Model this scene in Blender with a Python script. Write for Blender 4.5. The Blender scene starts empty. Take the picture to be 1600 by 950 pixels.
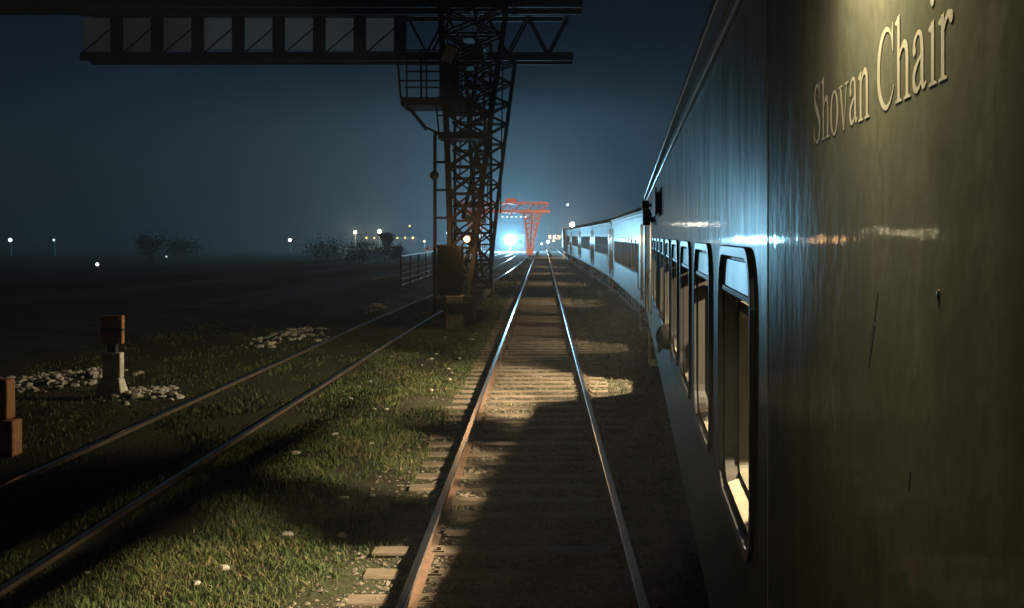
import bpy, bmesh, math, random
import numpy as np
from mathutils import Vector, Matrix
R = math.radians
PI = math.pi
rng = random.Random(7)
nrg = np.random.default_rng(11)
SC = bpy.context.scene
COL = SC.collection

# ------------------------------------------------------------------ camera, sky, exposure
HC = 2.81                      # eye height above the ground (leaning out of a carriage door)
F, VX, VY = 1700.0, 848.0, 368.0   # the photo's focal length and vanishing point in its 1600x950 pixels
cam_d = bpy.data.cameras.new('camera')
cam = bpy.data.objects.new('camera', cam_d)
COL.objects.link(cam)
SC.camera = cam
cam.location = (0, 0, HC)
cam.rotation_euler = (R(90), 0, 0)
cam_d.sensor_width = 36.0
cam_d.lens = 36.0 * F / 1600.0
cam_d.shift_x = (800 - VX) / 1600.0
cam_d.shift_y = (VY - 475) / 1600.0
cam_d.clip_start = 0.05
cam_d.clip_end = 6000

W = bpy.data.worlds.new("World")
SC.world = W
W.use_nodes = True
wn = W.node_tree.nodes
sky = wn.new('ShaderNodeTexSky')
sky.sky_type = 'NISHITA'
sky.sun_disc = False
sky.sun_elevation = R(-5.0)
sky.sun_rotation = R(-8.0)
sky.air_density = 1.0
sky.dust_density = 1.0
sky.ozone_density = 3.0
wn['Background'].inputs[1].default_value = 0.15
W.node_tree.links.new(sky.outputs[0], wn['Background'].inputs[0])

SC.view_settings.view_transform = 'Standard'
SC.view_settings.look = 'None'
SC.view_settings.exposure = 0.0
SC.view_settings.gamma = 1.0
SC.view_settings.use_curve_mapping = False
SC.render.engine = 'CYCLES'
SC.cycles.use_denoising = True
SC.cycles.max_bounces = 7
SC.cycles.volume_bounces = 0
SC.cycles.sample_clamp_indirect = 3.0
SC.cycles.sample_clamp_direct = 0.0
SC.cycles.caustics_reflective = False
SC.cycles.caustics_refractive = False

HAZE_DENSITY = 0.0022
FLOOD_W = 85000
COACH_W = 1300
VEST_W = 380

def at(px, py, Y):
    return Vector(((px - VX) / F * Y, Y, HC - (py - VY) / F * Y))

# ------------------------------------------------------------------ materials
def mat(name, col, rough=0.7, metal=0.0, coat=0.0, coat_rough=0.05, noise=None, bump=None, spec=0.5,
        emit=None, emit_s=0.0, sampling='AUTO', brushed=0.0):
    """noise = (scale, (colour2), (sx,sy,sz), lo, hi) ; bump = (scale, strength, (sx,sy,sz), distance)"""
    m = bpy.data.materials.new(name)
    m.use_nodes = True
    nt = m.node_tree
    N, L = nt.nodes, nt.links
    b = N['Principled BSDF']
    b.inputs['Base Color'].default_value = (*col, 1)
    b.inputs['Roughness'].default_value = rough
    b.inputs['Metallic'].default_value = metal
    b.inputs['Specular IOR Level'].default_value = spec
    b.inputs['Coat Weight'].default_value = coat
    b.inputs['Coat Roughness'].default_value = coat_rough
    if brushed:        # wiped paint: gloss spreads up and down the panel more than along it
        b.inputs['Anisotropic'].default_value = brushed
        cx = N.new('ShaderNodeCombineXYZ')
        cx.inputs[2].default_value = 1.0
        L.new(cx.outputs[0], b.inputs['Tangent'])
    tc = None
    def coords(sc):
        nonlocal tc
        if tc is None:
            tc = N.new('ShaderNodeTexCoord')
        mp = N.new('ShaderNodeMapping')
        mp.inputs['Scale'].default_value = sc
        L.new(tc.outputs['Object'], mp.inputs['Vector'])
        return mp.outputs[0]
    if noise:
        if not isinstance(noise, list):
            noise = [noise]
        prev = None
        for k, (sc, c2, ss, lo, hi) in enumerate(noise):
            t = N.new('ShaderNodeTexNoise')
            t.inputs['Scale'].default_value = sc
            t.inputs['Detail'].default_value = 6
            t.inputs['Roughness'].default_value = 0.62
            L.new(coords(ss), t.inputs['Vector'])
            r = N.new('ShaderNodeMapRange')
            r.inputs['From Min'].default_value = lo
            r.inputs['From Max'].default_value = hi
            L.new(t.outputs[0], r.inputs['Value'])
            mx = N.new('ShaderNodeMix')
            mx.data_type = 'RGBA'
            L.new(r.outputs[0], mx.inputs['Factor'])
            if prev is None:
                mx.inputs['A'].default_value = (*col, 1)
            else:
                L.new(prev, mx.inputs['A'])
            mx.inputs['B'].default_value = (*c2, 1)
            prev = mx.outputs['Result']
        L.new(prev, b.inputs['Base Color'])
    if bump:
        if not isinstance(bump, list):
            bump = [bump]
        nprev = None
        for (sc, st, ss, dist) in bump:
            t = N.new('ShaderNodeTexNoise')
            t.inputs['Scale'].default_value = sc
            t.inputs['Detail'].default_value = 4
            L.new(coords(ss), t.inputs['Vector'])
            bp = N.new('ShaderNodeBump')
            bp.inputs['Strength'].default_value = st
            bp.inputs['Distance'].default_value = dist
            L.new(t.outputs[0], bp.inputs['Height'])
            if nprev is not None:
                L.new(nprev, bp.inputs['Normal'])
            nprev = bp.outputs[0]
        L.new(nprev, b.inputs['Normal'])
        if coat:
            L.new(nprev, b.inputs['Coat Normal'])
    if emit:
        b.inputs['Emission Color'].default_value = (*emit, 1)
        b.inputs['Emission Strength'].default_value = emit_s
        try:
            m.cycles.emission_sampling = sampling
        except Exception:
            pass
    return m

M = {}
M['soil'] = mat('soil', (0.050, 0.044, 0.030), 0.95, spec=0.15,
                noise=[(0.9, (0.045, 0.055, 0.022), (1, 1, 1), 0.40, 0.62), (9, (0.085, 0.075, 0.052), (1, 1, 1), 0.52, 0.75)],
                bump=[(14, 0.6, (1, 1, 1), 0.05), (60, 0.5, (1, 1, 1), 0.02)])
M['grass'] = mat('grass', (0.082, 0.120, 0.038), 0.7, spec=0.25,
                 noise=[(0.7, (0.110, 0.110, 0.048), (1, 1, 1), 0.40, 0.65), (7, (0.060, 0.100, 0.024), (1, 1, 1), 0.45, 0.70)])
M['straw'] = mat('straw', (0.30, 0.25, 0.13), 0.8, spec=0.2, noise=(3, (0.18, 0.15, 0.08), (1, 1, 1), 0.4, 0.6))
M['ballast'] = mat('ballast', (0.23, 0.195, 0.15), 0.9, noise=[(2.2, (0.12, 0.105, 0.082), (1, 1, 1), 0.42, 0.6), (25, (0.30, 0.25, 0.19), (1, 1, 1), 0.5, 0.75)], spec=0.2)
M['sleeper'] = mat('sleeper', (0.21, 0.165, 0.120), 0.9, noise=[(3, (0.12, 0.095, 0.070), (1, 5, 5), 0.40, 0.65), (30, (0.28, 0.22, 0.16), (0.3, 3, 3), 0.5, 0.8)],
                   bump=(25, 0.5, (0.3, 3, 3), 0.01), spec=0.2)
M['rail_rust'] = mat('rail_rust', (0.12, 0.062, 0.034), 0.75, noise=(12, (0.20, 0.12, 0.07), (1, 1, 1), 0.4, 0.7), bump=(60, 0.3, (1, 1, 1), 0.003))
M['rail_dirt'] = mat('rail_dirt', (0.062, 0.046, 0.032), 0.9, noise=(9, (0.11, 0.08, 0.052), (1, 0.3, 1), 0.4, 0.7), bump=(60, 0.3, (1, 1, 1), 0.003))
M['rail_steel'] = mat('rail_steel', (0.62, 0.60, 0.57), 0.26, metal=1.0, noise=(6, (0.40, 0.36, 0.32), (1, 0.1, 1), 0.45, 0.7))
def wiped_gloss(m, soft, soft_rough, sharp, sharp_rough, aniso=-0.72):
    """thin worn gloss over dirty paint: a soft lobe wiped vertically and a weak sharp one, both broken up by streaks of grime"""
    nt = m.node_tree
    N, L = nt.nodes, nt.links
    b = N['Principled BSDF']
    out = N['Material Output']
    b.inputs['Specular IOR Level'].default_value = 0.0
    tc = N.new('ShaderNodeTexCoord')
    mp = N.new('ShaderNodeMapping')
    mp.inputs['Scale'].default_value = (1, 1.0, 0.10)
    L.new(tc.outputs['Object'], mp.inputs['Vector'])
    t = N.new('ShaderNodeTexNoise')
    t.inputs['Scale'].default_value = 7
    t.inputs['Detail'].default_value = 8
    t.inputs['Roughness'].default_value = 0.7
    L.new(mp.outputs[0], t.inputs['Vector'])
    nrm = b.inputs['Normal'].links[0].from_socket if b.inputs['Normal'].links else None
    cx = N.new('ShaderNodeCombineXYZ')
    cx.inputs[2].default_value = 1.0
    prev = b.outputs[0]
    for amt, rg, an in ((soft, soft_rough, aniso), (sharp, sharp_rough, 0.0)):
        g = N.new('ShaderNodeBsdfAnisotropic')
        g.distribution = 'GGX'
        g.inputs['Color'].default_value = (0.85, 0.86, 0.84, 1)
        g.inputs['Roughness'].default_value = rg
        g.inputs['Anisotropy'].default_value = an
        if an:
            L.new(cx.outputs[0], g.inputs['Tangent'])
        if nrm:
            L.new(nrm, g.inputs['Normal'])
        r = N.new('ShaderNodeMapRange')
        r.inputs['From Min'].default_value = 0.38
        r.inputs['From Max'].default_value = 0.66
        r.inputs['To Min'].default_value = amt * 0.68
        r.inputs['To Max'].default_value = amt * 1.30
        L.new(t.outputs[0], r.inputs['Value'])
        mx = N.new('ShaderNodeMixShader')
        L.new(r.outputs[0], mx.inputs[0])
        L.new(prev, mx.inputs[1])
        L.new(g.outputs[0], mx.inputs[2])
        prev = mx.outputs[0]
    L.new(prev, out.inputs['Surface'])
M['skin_grey'] = mat('carriage_paint', (0.180, 0.176, 0.135), 0.9,
                     noise=[(1.6, (0.150, 0.146, 0.105), (1, 1.2, 0.35), 0.38, 0.66), (22, (0.255, 0.245, 0.18), (1, 1, 0.06), 0.50, 0.74),
                            (5, (0.09, 0.085, 0.06), (1, 1.6, 0.22), 0.58, 0.80), (2.6, (0.13, 0.125, 0.085), (1, 1, 0.9), 0.50, 0.72), (55, (0.30, 0.29, 0.22), (1, 1, 0.5), 0.70, 0.76)],
                     bump=[(3.0, 0.12, (0.1, 1.0, 0.6), 0.02), (11, 0.10, (0.1, 1.0, 0.9), 0.006), (26, 0.05, (0.1, 1.0, 0.05), 0.004), (160, 0.04, (1, 1, 1), 0.001)])
wiped_gloss(M['skin_grey'], 0.056, 0.26, 0.028, 0.045)
M['skin_dull'] = mat('carriage_paint_dull', (0.185, 0.178, 0.128), 0.9,
                     noise=[(1.6, (0.135, 0.130, 0.095), (1, 1.2, 0.5), 0.38, 0.66), (6, (0.225, 0.215, 0.155), (1, 1, 0.35), 0.48, 0.74),
                            (2.6, (0.105, 0.100, 0.070), (1, 1, 0.8), 0.52, 0.70), (30, (0.145, 0.138, 0.10), (1, 1, 0.8), 0.45, 0.65), (75, (0.34, 0.33, 0.26), (1, 1, 0.4), 0.71, 0.76)],
                     bump=[(3.0, 0.12, (0.1, 1.0, 0.6), 0.02), (14, 0.14, (0.1, 1.0, 0.9), 0.006), (160, 0.05, (1, 1, 1), 0.001)])
wiped_gloss(M['skin_dull'], 0.030, 0.26, 0.026, 0.04)
M['skin_blue'] = mat('carriage_paint_blue', (0.46, 0.66, 0.76), 0.55, spec=0.30,
                     noise=[(1.2, (0.36, 0.47, 0.53), (1, 1.2, 0.4), 0.4, 0.66)],
                     bump=[(3.0, 0.08, (0.1, 1.0, 0.45), 0.02)])
wiped_gloss(M['skin_blue'], 0.075, 0.38, 0.012, 0.12, -0.6)
M['band'] = mat('carriage_band_paint', (0.78, 0.82, 0.84), 0.5, spec=0.30)
M['roof'] = mat('carriage_roof', (0.085, 0.088, 0.085), 0.5, noise=(2, (0.05, 0.05, 0.05), (1, 1, 1), 0.4, 0.7))
M['gutter'] = mat('gutter', (0.10, 0.10, 0.095), 0.28, metal=0.5, bump=(6, 0.15, (0.1, 1, 1), 0.01))
M['rubber'] = mat('rubber', (0.015, 0.015, 0.015), 0.42)
M['jamb'] = mat('jamb_metal', (0.008, 0.0058, 0.0036), 0.5, noise=(7, (0.004, 0.003, 0.002), (1, 1, 0.3), 0.4, 0.7))
M['liner'] = mat('liner', (0.045, 0.039, 0.027), 0.6, noise=(5, (0.028, 0.024, 0.016), (1, 1, 0.4), 0.4, 0.7))
M['interior'] = mat('interior_panel', (0.07, 0.06, 0.042), 0.7)
M['frost'] = mat('frosted_glass', (0.80, 0.85, 0.88), 0.30, spec=0.8, coat=0.6, coat_rough=0.04, bump=(5, 0.12, (1, 1, 1), 0.02))
M['hopper'] = mat('hopper_pane', (0.42, 0.46, 0.48), 0.6, noise=(4, (0.30, 0.33, 0.35), (1, 1, 1), 0.4, 0.7), bump=(7, 0.1, (0.1, 1, 1), 0.01))
wiped_gloss(M['hopper'], 0.20, 0.34, 0.05, 0.10)
M['glass_dark'] = mat('dark_glass', (0.05, 0.085, 0.11), 0.10, spec=0.8, bump=(2, 0.08, (1, 1, 1), 0.02))
M['sill'] = mat('sill_metal', (0.16, 0.14, 0.105), 0.4, noise=(9, (0.09, 0.078, 0.058), (1, 1, 1), 0.4, 0.7))
M['under'] = mat('underframe', (0.028, 0.026, 0.024), 0.8)
M['wheel'] = mat('wheel_steel', (0.10, 0.085, 0.07), 0.5, metal=0.6)
M['grab'] = mat('grab_rail', (0.75, 0.66, 0.48), 0.3, metal=0.6)
M['step'] = mat('step_paint', (0.75, 0.70, 0.58), 0.5)
M['letter'] = mat('letter_paint', (0.72, 0.63, 0.47), 0.6, noise=[(25, (0.52, 0.45, 0.33), (1, 1, 0.5), 0.42, 0.66), (90, (0.25, 0.22, 0.16), (1, 1, 0.6), 0.64, 0.72)])
M['letter_edge'] = mat('letter_edge', (0.10, 0.06, 0.035), 0.6)
M['black_board'] = mat('black_board', (0.012, 0.012, 0.012), 0.6)
M['grime'] = mat('grime', (0.045, 0.042, 0.03), 0.9)
M['cabinet'] = mat('cabinet_paint', (0.010, 0.009, 0.008), 0.95, spec=0.05)
M['seat'] = mat('seat_cloth', (0.06, 0.05, 0.045), 0.9)
M['crane'] = mat('crane_paint_dark', (0.018, 0.015, 0.013), 0.6, noise=(4, (0.036, 0.025, 0.018), (1, 1, 1), 0.45, 0.7))
M['crane_red'] = mat('crane_paint_red', (0.56, 0.135, 0.105), 0.5, noise=(1.5, (0.36, 0.10, 0.085), (1, 1, 1), 0.4, 0.7))
M['plate'] = mat('walkway_panel', (0.62, 0.64, 0.60), 0.6, noise=(1.4, (0.40, 0.42, 0.40), (1, 1, 1), 0.4, 0.7))
pm = M['plate']
_n, _l = pm.node_tree.nodes, pm.node_tree.links
_t = _n.new('ShaderNodeBsdfTranslucent')
_t.inputs['Color'].default_value = (0.88, 0.74, 0.66, 1)
_m = _n.new('ShaderNodeMixShader')
_m.inputs[0].default_value = 0.75
_l.new(_n['Principled BSDF'].outputs[0], _m.inputs[1])
_l.new(_t.outputs[0], _m.inputs[2])
_l.new(_m.outputs[0], _n['Material Output'].inputs['Surface'])
M['concrete'] = mat('concrete', (0.42, 0.39, 0.33), 0.9, noise=(5, (0.24, 0.22, 0.18), (1, 1, 1), 0.4, 0.7), bump=(18, 0.4, (1, 1, 1), 0.02))
M['orange'] = mat('orange_paint', (0.46, 0.21, 0.07), 0.75, noise=[(5, (0.30, 0.13, 0.05), (1, 1, 1), 0.4, 0.65), (22, (0.16, 0.11, 0.08), (1, 1, 1), 0.56, 0.64)], bump=(30, 0.4, (1, 1, 1), 0.01))
M['white'] = mat('white_paint', (0.72, 0.70, 0.64), 0.7, noise=[(5, (0.46, 0.44, 0.37), (1, 1, 1), 0.42, 0.66), (20, (0.20, 0.17, 0.13), (1, 1, 1), 0.56, 0.66)], bump=(24, 0.4, (1, 1, 1), 0.01))
M['red'] = mat('red_paint', (0.55, 0.05, 0.03), 0.5)
M['rubble'] = mat('rubble_white', (0.58, 0.56, 0.49), 0.85, noise=(6, (0.30, 0.28, 0.23), (1, 1, 1), 0.4, 0.7))
M['fence'] = mat('fence_metal', (0.16, 0.16, 0.155), 0.4, metal=0.7)
M['leaf'] = mat('leaf', (0.035, 0.055, 0.02), 0.7)
M['bark'] = mat('bark', (0.07, 0.055, 0.04), 0.9)
M['wallw'] = mat('hut_wall', (0.70, 0.72, 0.72), 0.8, noise=(2, (0.52, 0.54, 0.55), (1, 1, 1), 0.4, 0.7))
M['shed'] = mat('shed_wall', (0.30, 0.32, 0.34), 0.7, noise=(1, (0.2, 0.22, 0.24), (1, 1, 1), 0.4, 0.7))
M['lilac'] = mat('cabin_wall', (0.48, 0.44, 0.55), 0.8)
M['pole'] = mat('pole_steel', (0.16, 0.16, 0.16), 0.5, metal=0.5)
M['skin'] = mat('human_skin', (0.075, 0.042, 0.028), 0.65, spec=0.2)
M['hair'] = mat('black_hair', (0.004, 0.0035, 0.003), 0.95, spec=0.05)
M['shirt'] = mat('dark_shirt', (0.03, 0.035, 0.05), 0.9)
M['loco'] = mat('locomotive_paint', (0.16, 0.20, 0.12), 0.4)
WARM = (1.0, 0.80, 0.50)
COLD = (0.30, 0.70, 1.0)
AMBER = (1.0, 0.55, 0.22)

def glow(name, col, s, sampling='AUTO'):
    return mat(name, (0.8, 0.8, 0.8), 0.5, emit=col, emit_s=s, sampling=sampling)
M['g_cold'] = glow('floodlight_lens', (0.80, 0.92, 1.0), 40, 'NONE')
M['g_amber'] = glow('amber_lens', (1.0, 0.36, 0.08), 3.0, 'NONE')
M['g_yellow'] = glow('yellow_lens', (1.0, 0.66, 0.22), 3.2, 'NONE')
M['g_white'] = glow('white_lens', (0.85, 0.95, 1.0), 4, 'NONE')
M['g_dim'] = glow('dim_lens', (0.85, 0.95, 1.0), 1.5, 'NONE')
M['g_tube'] = glow('lamp_diffuser', WARM, 6, 'NONE')

# ------------------------------------------------------------------ mesh helpers
class MB:
    def __init__(s):
        s.v, s.f = [], []
    def add(s, vs, fs):
        o = len(s.v)
        s.v += [tuple(p) for p in vs]
        s.f += [tuple(i + o for i in f) for f in fs]
        return s
    def box(s, x0, x1, y0, y1, z0, z1, mtx=None):
        vs = [Vector((x, y, z)) for z in (z0, z1) for y in (y0, y1) for x in (x0, x1)]
        if mtx is not None:
            vs = [mtx @ v for v in vs]
        return s.add(vs, [(0, 2, 3, 1), (4, 5, 7, 6), (0, 1, 5, 4), (2, 6, 7, 3), (0, 4, 6, 2), (1, 3, 7, 5)])
    def bar(s, a, b, w, h=None):
        """square bar from a to b"""
        a, b = Vector(a), Vector(b)
        h = h or w
        d = (b - a).normalized()
        up = Vector((0, 0, 1)) if abs(d.z) < 0.95 else Vector((0, 1, 0))
        u = d.cross(up).normalized() * w / 2
        v = u.cross(d).normalized() * h / 2
        vs = [a - u - v, a + u - v, a + u + v, a - u + v, b - u - v, b + u - v, b + u + v, b - u + v]
        return s.add(vs, [(3, 2, 1, 0), (4, 5, 6, 7), (0, 1, 5, 4), (1, 2, 6, 5), (2, 3, 7, 6), (3, 0, 4, 7)])
    def tube(s, pts, r, n=8, radii=None):
        pts = [Vector(p) for p in pts]
        vs, fs = [], []
        for i, p in enumerate(pts):
            d = (pts[min(i + 1, len(pts) - 1)] - pts[max(i - 1, 0)]).normalized()
            up = Vector((0, 0, 1)) if abs(d.z) < 0.9 else Vector((1, 0, 0))
            u = d.cross(up).normalized()
            v = u.cross(d).normalized()
            rr = radii[i] if radii else r
            for k in range(n):
                a = 2 * PI * k / n
                vs.append(p + (u * math.cos(a) + v * math.sin(a)) * rr)
        for i in range(len(pts) - 1):
            for k in range(n):
                fs.append((i * n + k, i * n + (k + 1) % n, (i + 1) * n + (k + 1) % n, (i + 1) * n + k))
        fs.append(tuple(reversed(range(n))))
        fs.append(tuple((len(pts) - 1) * n + k for k in range(n)))
        return s.add(vs, fs)
    def loft(s, prof, ys, closed=True, fx=None):
        """extrude an (x,z) profile along y stations; fx(y) gives an x offset"""
        n = len(prof)
        vs, fs = [], []
        for y in ys:
            ox = fx(y) if fx else 0
            vs += [(x + ox, y, z) for x, z in prof]
        m = n if closed else n - 1
        for i in range(len(ys) - 1):
            for k in range(m):
                fs.append((i * n + k, i * n + (k + 1) % n, (i + 1) * n + (k + 1) % n, (i + 1) * n + k))
        if closed:
            fs.append(tuple(range(n)))
            fs.append(tuple((len(ys) - 1) * n + k for k in reversed(range(n))))
        return s.add(vs, fs)
    def ball(s, c, r, seg=12, rings=8, sc=(1, 1, 1)):
        vs, fs = [], []
        c = Vector(c)
        for i in range(1, rings):
            t = PI * i / rings
            for k in range(seg):
                a = 2 * PI * k / seg
                vs.append(c + Vector((r * sc[0] * math.sin(t) * math.cos(a), r * sc[1] * math.sin(t) * math.sin(a), r * sc[2] * math.cos(t))))
        top, bot = len(vs), len(vs) + 1
        vs += [c + Vector((0, 0, r * sc[2])), c - Vector((0, 0, r * sc[2]))]
        for i in range(rings - 2):
            for k in range(seg):
                fs.append((i * seg + k, (i + 1) * seg + k, (i + 1) * seg + (k + 1) % seg, i * seg + (k + 1) % seg))
        for k in range(seg):
            fs.append((top, k, (k + 1) % seg))
            fs.append((bot, (rings - 2) * seg + (k + 1) % seg, (rings - 2) * seg + k))
        return s.add(vs, fs)
    def build(s, name, m, parent=None, smooth=False, bevel=0.0):
        me = bpy.data.meshes.new(name)
        me.from_pydata(s.v, [], s.f)
        me.update()
        return link(name, me, m, parent, smooth, bevel)

def link(name, me, m, parent=None, smooth=False, bevel=0.0, recalc=True):
    if recalc:
        bm = bmesh.new()
        bm.from_mesh(me)
        bmesh.ops.recalc_face_normals(bm, faces=bm.faces)
        bm.to_mesh(me)
        bm.free()
    ms = m if isinstance(m, (list, tuple)) else [m]
    for q in ms:
        me.materials.append(q)
    if smooth:
        me.polygons.foreach_set('use_smooth', [True] * len(me.polygons))
    o = bpy.data.objects.new(name, me)
    COL.objects.link(o)
    if parent:
        o.parent = parent
    if bevel:
        b = o.modifiers.new('bevel', 'BEVEL')
        b.width = bevel
        b.segments = 2
        b.limit_method = 'ANGLE'
    return o

def tag(o, label=None, cat=None, group=None, kind=None):
    if label: o['label'] = label
    if cat: o['category'] = cat
    if group: o['group'] = group
    if kind: o['kind'] = kind
    return o

def empty(name, loc, label=None, cat=None, group=None, rz=0.0):
    o = bpy.data.objects.new(name, None)
    COL.objects.link(o)
    o.location = loc
    o.rotation_euler = (0, 0, rz)
    o.empty_display_size = 0.3
    return tag(o, label, cat, group)

def copy_tree(o, parent=None):
    c = o.copy()
    COL.objects.link(c)
    c.parent = parent
    for ch in list(o.children):
        copy_tree(ch, c)
    return c

def light(name, kind, loc, power, col, size=0.2, parent=None, rot=None, **kw):
    d = bpy.data.lights.new(name, kind)
    d.energy = power
    d.color = col
    if kind == 'AREA':
        d.shape = kw.get('shape', 'SQUARE')
        d.size = size
        if 'size_y' in kw:
            d.shape = 'RECTANGLE'
            d.size_y = kw['size_y']
    else:
        d.shadow_soft_size = size
    if kind == 'SPOT':
        d.spot_size = kw.get('spot', R(120))
        d.spot_blend = kw.get('blend', 0.6)
    o = bpy.data.objects.new(name, d)
    COL.objects.link(o)
    o.location = loc
    if rot: o.rotation_euler = rot
    if parent: o.parent = parent
    return o

def catmull(pts, n=10):
    pts = [np.array(p, float) for p in pts]
    P = [2 * pts[0] - pts[1]] + pts + [2 * pts[-1] - pts[-2]]
    out = []
    for i in range(1, len(P) - 2):
        a, b, c, d = P[i - 1], P[i], P[i + 1], P[i + 2]
        for k in range(n):
            t = k / n
            out.append(0.5 * ((2 * b) + (c - a) * t + (2 * a - 5 * b + 4 * c - d) * t * t + (3 * b - a - 3 * c + d) * t ** 3))
    out.append(pts[-1])
    return out

# ------------------------------------------------------------------ ground
TRACK2 = catmull([(-5.10, -10), (-5.10, 6), (-5.0, 17), (-4.55, 40), (-3.85, 65), (-3.1, 110), (-2.75, 190), (-2.6, 420)], 14)
TRACK3 = catmull([(-11.4, 40), (-9.6, 75), (-7.2, 115), (-5.4, 170), (-4.6, 420)], 12)
TRAIN = [(0.375 - 0.0806 * 12, -12), (0.375, 0), (2.40, 25.6), (2.88, 45.3), (2.87, 62.7), (2.73, 79.6), (2.52, 96.6), (2.36, 113.6), (2.2, 140), (1.9, 420)]
TRAINC = [(x + 1.52, y) for x, y in TRAIN]
MAINX = -0.143
HALF = 0.87

def interp(path, y):
    ys = [p[1] for p in path]
    xs = [p[0] for p in path]
    return np.interp(y, ys, xs)

xs = np.concatenate([np.linspace(-900, -60, 15), np.linspace(-50, -12, 24), np.linspace(-11.5, 6, 118), np.linspace(7, 60, 20), np.linspace(100, 900, 10)])
ys = np.concatenate([np.linspace(-60, 2, 8), np.linspace(3, 45, 211), np.linspace(46, 140, 95), np.linspace(150, 400, 20), np.linspace(500, 2600, 12)])
XX, YY = np.meshgrid(xs, ys)
def gz(X, Y):
    """gentle lumps of the ground, flat at the tracks"""
    X = np.asarray(X, float)
    Y = np.asarray(Y, float)
    n = (np.sin(X * 1.7 + Y * 0.43) * np.sin(Y * 0.9 - X * 0.6) * 0.5 + np.sin(X * 3.9 + 1.3) * np.sin(Y * 2.7 + X) * 0.3 + np.sin(X * 7.3 + Y * 5.1) * np.sin(Y * 6.7 - X * 2.0) * 0.2)
    d = np.minimum(np.abs(X - MAINX) - 1.25, np.abs(X - interp(TRACK2, Y)) - 1.2)
    d = np.minimum(d, np.abs(X - interp(TRAINC, Y)) - 1.5)
    d = np.where(Y > 40, np.minimum(d, np.abs(X - interp(TRACK3, Y)) - 1.2), d)
    k = np.clip(d / 0.6, 0, 1)
    return n * 0.055 * k - 0.05 * (1 - k) * 0.0
ZZ = gz(XX, YY)
nx, ny = len(xs), len(ys)
me = bpy.data.meshes.new('ground')
gv = np.stack([XX.ravel(), YY.ravel(), ZZ.ravel()], 1)
gf = [(j * nx + i, j * nx + i + 1, (j + 1) * nx + i + 1, (j + 1) * nx + i) for j in range(ny - 1) for i in range(nx - 1)]
me.from_pydata(gv.tolist(), [], gf)
tag(link('ground', me, M['soil'], smooth=True, recalc=False), kind='structure')

# ------------------------------------------------------------------ haze round the whole scene
hz = MB().box(-1000, 1000, -70, 2700, -1.0, 25.0).build('haze', bpy.data.materials.new('haze'))
hm = hz.data.materials[0]
hm.use_nodes = True
hm.node_tree.nodes.clear()
ho = hm.node_tree.nodes.new('ShaderNodeOutputMaterial')
hv = hm.node_tree.nodes.new('ShaderNodeVolumePrincipled')
hv.inputs['Color'].default_value = (0.80, 0.90, 0.97, 1)
hv.inputs['Density'].default_value = HAZE_DENSITY
hv.inputs['Anisotropy'].default_value = 0.25
hm.node_tree.links.new(hv.outputs[0], ho.inputs['Volume'])
tag(hz, kind='stuff')

# ------------------------------------------------------------------ rails and sleepers
RAIL = [(-0.07, 0.02), (0.07, 0.02), (0.07, 0.035), (0.012, 0.05), (0.012, 0.115), (0.036, 0.125), (0.036, 0.155), (0.028, 0.16),
        (-0.028, 0.16), (-0.036, 0.155), (-0.036, 0.125), (-0.012, 0.115), (-0.012, 0.05), (-0.07, 0.035)]
def rail(path, off, label, group, steel=True, sink=0.0, m=None):
    """one rail: rusty flanks, worn bright running surface"""
    pts = [Vector((p[0], p[1], 0)) for p in path]
    n = len(RAIL)
    vs, fs, mi = [], [], []
    for i, p in enumerate(pts):
        d = (pts[min(i + 1, len(pts) - 1)] - pts[max(i - 1, 0)]).normalized()
        u = Vector((d.y, -d.x, 0))
        for x, z in RAIL:
            q = p + u * (x + off)
            vs.append((q.x, q.y, z - sink))
    for i in range(len(pts) - 1):
        for k in range(n):
            fs.append((i * n + k, (i + 1) * n + k, (i + 1) * n + (k + 1) % n, i * n + (k + 1) % n))
            mi.append(1 if steel and 6 <= k <= 8 else 0)
    fs.append(tuple(range(n)))
    mi.append(0)
    me = bpy.data.meshes.new('rail')
    me.from_pydata(vs, [], fs)
    me.update()
    o = link('rail', me, [m or M['rail_rust'], M['rail_steel']])
    me.polygons.foreach_set('material_index', mi)
    return tag(o, label, 'rail', group)
main_path = [(MAINX, y) for y in np.linspace(-8, 420, 60)]
rail(main_path, -HALF, 'left rail of the middle track, worn bright on top, ending at the photo bottom', 'rails')
rail(main_path, HALF, 'right rail of the middle track, bright steel line nearest the carriage', 'rails')
rail(TRACK2, -HALF, 'rusty rail sunk in weeds, the farthest left of the two beside the white posts', 'rails', True, 0.095, M['rail_dirt'])
rail(TRACK2, HALF, 'rusty rail sunk in weeds, beside the green grass strip left of the crane foot', 'rails', True, 0.095, M['rail_dirt'])
T3 = [p for p in TRACK3 if p[1] > 66]
rail(T3, -HALF, 'far left rail of the siding leading to the white floodlight', 'rails', True, 0.08)
rail(T3, HALF, 'right rail of the siding leading to the white floodlight', 'rails', True, 0.08)
TP = catmull(TRAINC, 6)
rail(TP, -HALF, 'rail in the shadow under the carriages, on the side of the middle track', 'rails')
rail(TP, HALF, 'rail in the shadow under the carriages, on the far side', 'rails')

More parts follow.
